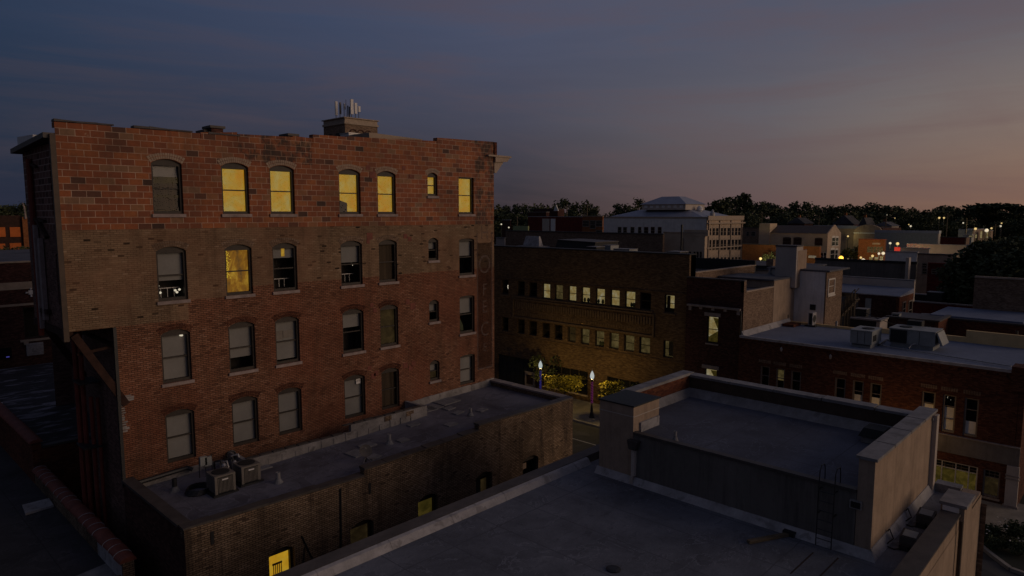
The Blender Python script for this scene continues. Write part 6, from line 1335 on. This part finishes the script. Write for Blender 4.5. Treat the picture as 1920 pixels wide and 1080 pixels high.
# town lights
def town_lamp(px, py, X, m, r_, label, power=0, col=(1., .8, .45), post=True):
    a = at(px, py, x=X); t = thing('town_lamp', label, 'street lamp', (X, a.y, 0), 'lit lamps in the far town')
    r_ *= .72
    MB().lathe((X, a.y, a.z), [(r_ * .4, -r_), (r_, -r_ * .4), (r_, r_ * .4), (r_ * .4, r_)], 10).build('globe', m, t)
    if post: MB().tube([(X, a.y, 0), (X, a.y, a.z - r_ - .01)], .09, 6).build('post', 'iron', t)
    if power: point('town_light', (-1.2, -.8, a.z + .2), col, power * .42, .3, t)
TL = [(1577, 484, 150, 'orangebulb', .62, 'brightest orange lamp at the foot of the gabled hall', 2600, (1, .55, .12)), (1590, 487.5, 152, 'warmbulb', .38, 'small warm lamp just right of the bright orange one', 500), (1426, 485, 150, 'warmbulb', .42, 'warm lamp in front of the orange brick store', 2000, (1, .85, .45)), (1614, 483, 158, 'warmbulb', .32, 'upper left of the paired warm lamps before the brick shops', 300), (1618.5, 488, 150, 'bulb', .5, 'lower of the paired warm lamps before the brick shops', 500),
      (1636, 480, 155, 'warmbulb', .36, 'warm lamp in front of the brick shops', 400), (1648, 475.5, 158, 'bulb', .34, 'white lamp on the front of the brick shops', 300), (1656, 475, 152, 'bulb', .42, 'white lamp on the blue-lit post at the right end of the brick shops', 900), (1669, 456, 210, 'bulb', .42, 'white lamp left of its twin above the red glow', 300), (1683, 457, 210, 'warmbulb', .55, 'larger warm lamp above the red glow', 900),
      (1761, 408.5, 300, 'warmbulb', .5, 'warm lamp at the trees left of its twin, beside the tallest pole', 500), (1770, 408.5, 300, 'warmbulb', .45, 'warm lamp at the trees right of its twin, beside the tallest pole', 0), (1590, 443, 236, 'warmbulb', .4, 'lamp shining up into the small tree behind the gabled hall', 300, (1, .85, .35)), (1707.5, 424, 260, 'bulb', .4, 'white lamp under the trees above the metal shed', 150), (1704, 421, 262, 'warmbulb', .25, 'faint lamp just above the white lamp over the metal shed', 0), (1806, 418, 270, 'bulb', .32, 'small white lamp left of the far lit shop', 0),
      (1829, 429, 246, 'warmbulb', .5, 'warm lamp under the canopy of the far lit shop', 500), (1850, 432, 246, 'bulb', .7, 'bright white lamp on the small lit shopfront', 700), (1859, 428, 262, 'warmbulb', .4, 'orange-tinted lamp right of the small lit shopfront', 0), (1876, 424, 270, 'bulb', .42, 'white lamp under the trees near the right edge', 0), (1878, 418.5, 272, 'warmbulb', .3, 'faint upper lamp under the trees near the right edge', 0), (940, 420.5, 155, 'bulb', .32, 'white lamp next to the tall brick building, left of the dim little house', 0), (954, 426.5, 155, 'bulb', .32, 'white lamp right of the dim little house', 0), (1663, 403, 290, 'bulb', .2, 'faint lamp high among the trees above the arched hall', 0), (1678, 409, 280, 'warmbulb', .22, 'faint lamp among the trees above the metal shed', 0)]
for q in TL: town_lamp(q[0], q[1], q[2], q[3], q[4], q[5], q[6], *(q[7:] or ()))
a = at(1656, 488, x=152); one(MB().tube([(151.8, a.y, 3.), (151.8, a.y, 8.)], .3, 8), 'blue_light_string', 'bluelight', 'blue string of lights wound up a far post by the brick shops', 'string light', (151.8, a.y, 3.))
a = at(1684, 468, x=158); rs = thing('red_sign', 'glowing red sign on the roofs beyond the whitewashed wall', 'sign', (158, a.y, a.z))
MB().box(157.9, 158.1, a.y - .7, a.y + .7, a.z - .3, a.z + .5).build('face', 'redlight', rs); MB().tube([(158.2, a.y, 5), (158.2, a.y, a.z - .3)], .08, 6).build('post', 'iron', rs); point('red_glow', (-1.2, 0, .5), (1, .03, .03), 80, .2, rs)
# ================================================================== TREES
def tree_mesh(seed, kind):
    rng = random.Random(seed); f = MB(); k = MB(); H_ = 1.
    if kind == 'flat':
        for q in range(9): a = rng.random() * 6.28; d = .36 * rng.random() ** .5; leaves(f, rng, (d * math.cos(a), d * math.sin(a), .84 + .08 * rng.random()), (.2, .2, .06), 150, .034, hollow=.05)
    elif kind == 'tall':
        for q in range(12): z = .32 + .62 * q / 12; r = .2 * (1 - .45 * q / 12); a = rng.random() * 6.28; leaves(f, rng, (.09 * math.cos(a), .09 * math.sin(a), z), (r, r, .1), 120, .034, hollow=.1)
    else:
        for q in range(15):
            a = rng.random() * 6.28; u = rng.random(); z = .28 + .62 * u; d = .34 * rng.random() ** .5 * (1 - .62 * max(0, u - .45)); r = rng.uniform(.12, .2)
            leaves(f, rng, (d * math.cos(a), d * math.sin(a), z), (r, r, r * .75), 105, .034, hollow=.15)
    k.tube([(0, 0, 0), (.01, .01, .35), (0, .02, .75)], [.03, .022, .008], 7)
    for q in range(6): a = q * 1.05 + rng.random(); k.tube([(0, 0, .28 + .06 * q), (.22 * math.cos(a), .22 * math.sin(a), .5 + .07 * q)], [.012, .004], 5)
    return f, k
def raw(mb, name, m):
    me = bpy.data.meshes.new(name); me.from_pydata(mb.v, [], mb.f); me.update(); me.materials.append(M[m]); return me
TM = []
for s_, kd, m in ((21, 'round', 'leaf'), (22, 'round', 'leaf2'), (23, 'round', 'leaf'), (24, 'round', 'leaf2'), (25, 'round', 'leaf'), (26, 'tall', 'leaf'), (27, 'flat', 'leaf')):
    f, k = tree_mesh(s_, kd); TM.append((raw(f, 'crown', m), raw(k, 'trunk', 'bark')))
def tree(i, x, y, z, h, w, rot, label, group=None, name='broadleaf_tree'):
    t = thing(name, label, 'tree', (x, y, z), group); t.scale = (w, w, h); t.rotation_euler = (0, 0, rot)
    for me, nm in zip(TM[i], ('crown', 'trunk')):
        o = bpy.data.objects.new(nm, me); COL.objects.link(o); o.parent = t
    return t
rng = random.Random(5)
def tree_px(px, yt, D, i, wid, label, group=None, name='broadleaf_tree'):
    d = FW * F + RT * (px - 960); s = D / F; p = Vector((0, 0, H)) + d * s
    ztop = H + D * (402 - yt) / F
    return tree(i, p.x, p.y, -.5, (ztop + .5) / .97, wid, rng.random() * 6.28, label, group, name)
BACK = [(935, 385), (958, 387), (985, 379), (1010, 379), (1033, 384), (1060, 373), (1082, 378), (1108, 380), (1135, 382), (1168, 380), (1197, 374), (1218, 384), (1243, 381), (1268, 379), (1292, 380), (1325, 370), (1346, 367), (1364, 370), (1412, 376), (1440, 379), (1468, 382), (1500, 376), (1522, 378), (1546, 382), (1567, 380), (1592, 385), (1616, 384), (1643, 377), (1667, 384), (1690, 384), (1712, 381), (1736, 386), (1760, 384), (1788, 386), (1812, 384), (1838, 386), (1864, 388), (1918, 385), (1940, 384), (1965, 386), (1990, 382), (915, 386), (893, 384), (872, 388), (850, 385), (12, 383), (-14, 378), (36, 381), (55, 376), (-40, 380), (80, 384)]
FAR = 'dark leafy tree in the continuous treeline along the horizon'
for px, yt in BACK: tree_px(px + rng.uniform(-3, 3), yt, rng.uniform(330, 400), rng.randrange(5), rng.uniform(19, 26), FAR, 'trees along the horizon')
for k in range(46):
    px = 918 + k * 23.5 + rng.uniform(-8, 8); tree_px(px, rng.uniform(391, 399), rng.uniform(290, 325), rng.randrange(5), rng.uniform(17, 23), FAR, 'trees along the horizon')
for k in range(34):
    px = 1395 + k * 17 + rng.uniform(-8, 8)
    if rng.random() < .85: tree_px(px, rng.uniform(404, 416), rng.uniform(276, 290), rng.randrange(5), rng.uniform(13, 17), FAR, 'trees along the horizon')
tree_px(1388, 362, 330, 5, 24, 'tallest narrow-crowned tree on the skyline right of the civic building', name='tall_tree')
tree_px(1893, 381, 300, 6, 40, 'flat-topped spreading tree on the skyline at the far right', name='flat_topped_tree')
tree_px(1589, 434, 238, 0, 9, 'small lamp-lit tree behind the gable of the tan hall')
tree_px(1598, 456, 160, 3, 11, 'loose-crowned tree beside the brick shops, above the bright orange lamp')
tree_px(1440, 468, 158, 3, 7, 'small tree in front of the orange brick store')
tree_px(1838, 449, 215, 1, 12, 'low bushy tree in front of the far lit shop')
BT = [(1800, 515, 108, 0, 9), (1832, 486, 112, 4, 13), (1862, 470, 118, 0, 15), (1895, 462, 120, 2, 15), (1925, 455, 118, 4, 16), (1960, 452, 122, 0, 16)]
# one large dark tree built of its own limbs and crown
def big_tree(label):
    rng = random.Random(77); c = at(1862, 540, x=100); t = thing('large_tree', label, 'tree', (c.x, c.y, 0))
    k = MB(); k.tube([(c.x, c.y, 0), (c.x + .2, c.y, 5), (c.x, c.y + .3, 10)], [.5, .38, .18], 9); f = MB()
    for (px, py, r_, n_, dx) in ((1792, 548, 2.2, 800, 0), (1800, 515, 2.6, 1100, -1), (1815, 545, 3., 900, -1), (1822, 500, 3., 1300, 0), (1848, 486, 3.1, 1300, 1), (1845, 520, 3.4, 1100, -2), (1872, 478, 3.1, 1300, 2), (1880, 510, 3.4, 1100, -2), (1900, 490, 3.4, 1300, 0), (1925, 478, 3.4, 1200, 2), (1930, 505, 3.4, 1000, -1), (1958, 490, 3.6, 1000, 0), (1838, 545, 3., 700, -2), (1805, 568, 2.4, 600, -1), (1786, 590, 1.6, 300, -1)):
        p = at(px, py, x=c.x + dx); leaves(f, rng, p, (r_, r_, r_ * .72), n_, .3, hollow=.2); k.tube([(c.x, c.y, 4 + rng.random() * 3), tuple(p)], [.16, .05], 6)
    k.build('trunk', 'bark', t); f.build('crown', 'leaf', t)
big_tree('very large dark spreading tree standing over the roofs at the right')
# hedge bank by the orange-panelled building, left edge
hb = MB(); rg = random.Random(9)
for k in range(14): p = at(-20 + k * 6, 484 + rg.uniform(-4, 5), y=96); leaves(hb, rg, p, (1.6, 1.6, 1.4), 160, .22, hollow=.1)
one(hb, 'hedge', 'leaf2', 'dark green hedge below the orange boarded windows at the left edge', 'hedge', (0, 96, 10))
# ivy growing in the town, street trees far off
a = at(44, 404, y=104); one(MB().tube([(a.x + .3, 104.5, a.z - .4), (a.x + .25, 104.5, a.z + 1.0), (a.x + .1, 104.5, a.z + 1.6)], [.14, .1, .05], 6), 'roof_finial', 'sillstone', 'slim pale finial on the corner of the orange-panelled building', 'finial', (a.x, 104.5, a.z))

# ================================================================== LIGHT, SKY, CAMERA
SUN_AZ = AZ - R(104.); SUN_EL = R(11.)
sdir = Vector((math.cos(SUN_AZ) * math.cos(SUN_EL), math.sin(SUN_AZ) * math.cos(SUN_EL), math.sin(SUN_EL)))
sl = bpy.data.lights.new('afterglow', 'SUN'); sl.energy = .82; sl.angle = R(38); sl.color = (1., .72, .5)
so = bpy.data.objects.new('afterglow', sl); COL.objects.link(so); so.rotation_euler = sdir.to_track_quat('Z', 'Y').to_euler()
wd = bpy.data.worlds.new('World'); sc.world = wd; wd.use_nodes = True
nt = wd.node_tree; nt.nodes.clear(); n = N(nt)
sky = n.node('ShaderNodeTexSky', sky_type='NISHITA'); sky.sun_disc = False; sky.sun_elevation = R(1.0); sky.sun_rotation = math.pi / 2 - SUN_AZ
d = n.node('ShaderNodeTexCoord').outputs['Generated']; p = n.sep(d)
hl_ = n.math('SQRT', n.math('ADD', n.math('MULTIPLY', p[0], p[0]), n.math('MULTIPLY', p[1], p[1])))
s = n.math('DIVIDE', n.math('ADD', n.math('MULTIPLY', p[0], math.cos(AZ - R(80))), n.math('MULTIPLY', p[1], math.sin(AZ - R(80)))), hl_)
sf_ = n.math('MULTIPLY_ADD', s, .5, .5)
def S(v): return v * .5 + .5
low = n.ramp(sf_, [(0, (.068, .062, .066)), (S(-.75), (.055, .054, .064)), (S(-.45), (.013, .021, .042)), (S(-.1), (.024, .029, .044)), (S(.17), (.03, .026, .032)), (S(.5), (.118, .076, .07)), (S(.73), (.225, .122, .08)), (S(.9), (.4, .22, .12)), (1., (.55, .32, .17))])
mid_ = n.ramp(sf_, [(0, (.056, .056, .066)), (S(-.75), (.042, .048, .068)), (S(-.45), (.016, .028, .058)), (S(-.1), (.036, .041, .07)), (S(.17), (.06, .06, .088)), (S(.5), (.12, .11, .126)), (S(.73), (.205, .165, .148)), (1., (.3, .24, .2))])
high = n.ramp(sf_, [(0, (.036, .045, .072)), (S(-.75), (.034, .044, .074)), (S(-.45), (.02, .038, .082)), (S(-.1), (.044, .06, .112)), (S(.17), (.066, .077, .128)), (S(.5), (.08, .088, .131)), (S(.73), (.1, .1, .13)), (1., (.12, .12, .15))])
zen = (.042, .05, .082)
e1 = n.math('DIVIDE', n.math('MAXIMUM', p[2], 0.), .13, clamp=True)
e1 = n.math('SMOOTH_MIN', e1, 1., .1)
eh = n.ramp(n.math('DIVIDE', n.math('SUBTRACT', p[2], .10), .17, clamp=True), [(0, 0), (1, 1)], 'EASE')
e2 = n.math('MULTIPLY', n.math('SUBTRACT', p[2], .3), 1.6, clamp=True)
col = n.mix(e2, n.mix(eh, n.mix(e1, low, mid_), high), zen)
# thin streaks of high cloud
cv = n.comb(n.math('DIVIDE', p[0], n.math('ADD', p[2], .12)), n.math('DIVIDE', p[1], n.math('ADD', p[2], .12)), 0.)
cn_ = n.noise(n.scale(cv, (.22, .9, 1)), 1.2, 7, .6, .5)
cm = n.ramp(cn_, [(.44, 0), (.72, 1)])
col = n.mix(n.math('MULTIPLY', cm, n.ramp(sf_, [(S(-.2), .16), (S(.55), .34), (S(.75), .2)])), col, n.mix(sf_, (.034, .036, .058), (.165, .1, .1)))
st2 = n.noise(n.comb(n.math('MULTIPLY', p[0], 1.5), n.math('MULTIPLY', p[1], 1.5), n.math('MULTIPLY', p[2], 15.)), 1.5, 6, .6, .4)
col = n.mix(n.math('MULTIPLY', n.ramp(st2, [(.46, 0), (.7, 1)]), .42), col, n.mix(sf_, (.036, .034, .05), (.15, .088, .09)))
col = n.mix(n.math('MULTIPLY', n.ramp(st2, [(.3, 1), (.48, 0)]), .2), col, n.mix(1., col, (.7, .74, .8), 'MULTIPLY'))
col = n.mix(1., col, n.mix(1., sky.outputs[0], (.004, .004, .004), 'MULTIPLY'), 'ADD')
bg = n.node('ShaderNodeBackground'); n.link(col, bg.inputs[0]); bg.inputs[1].default_value = 1.
o = n.node('ShaderNodeOutputWorld'); n.link(bg.outputs[0], o.inputs[0])
cam = bpy.data.cameras.new('camera'); co_ = bpy.data.objects.new('camera', cam); COL.objects.link(co_)
cam.sensor_width = 36.; cam.lens = F / 1920 * 36; cam.clip_end = 6000; cam.clip_start = .1
co_.location = (0, 0, H); co_.rotation_euler = (math.pi / 2 - PITCH, 0, AZ - math.pi / 2)
sc.camera = co_
sc.view_settings.view_transform = 'Standard'; sc.view_settings.look = 'None'; sc.view_settings.exposure = 0.; sc.view_settings.gamma = 1.
sc.cycles.use_adaptive_sampling = True; sc.cycles.use_denoising = True
sc.cycles.max_bounces = 5; sc.cycles.diffuse_bounces = 3; sc.cycles.glossy_bounces = 2; sc.cycles.transparent_max_bounces = 8
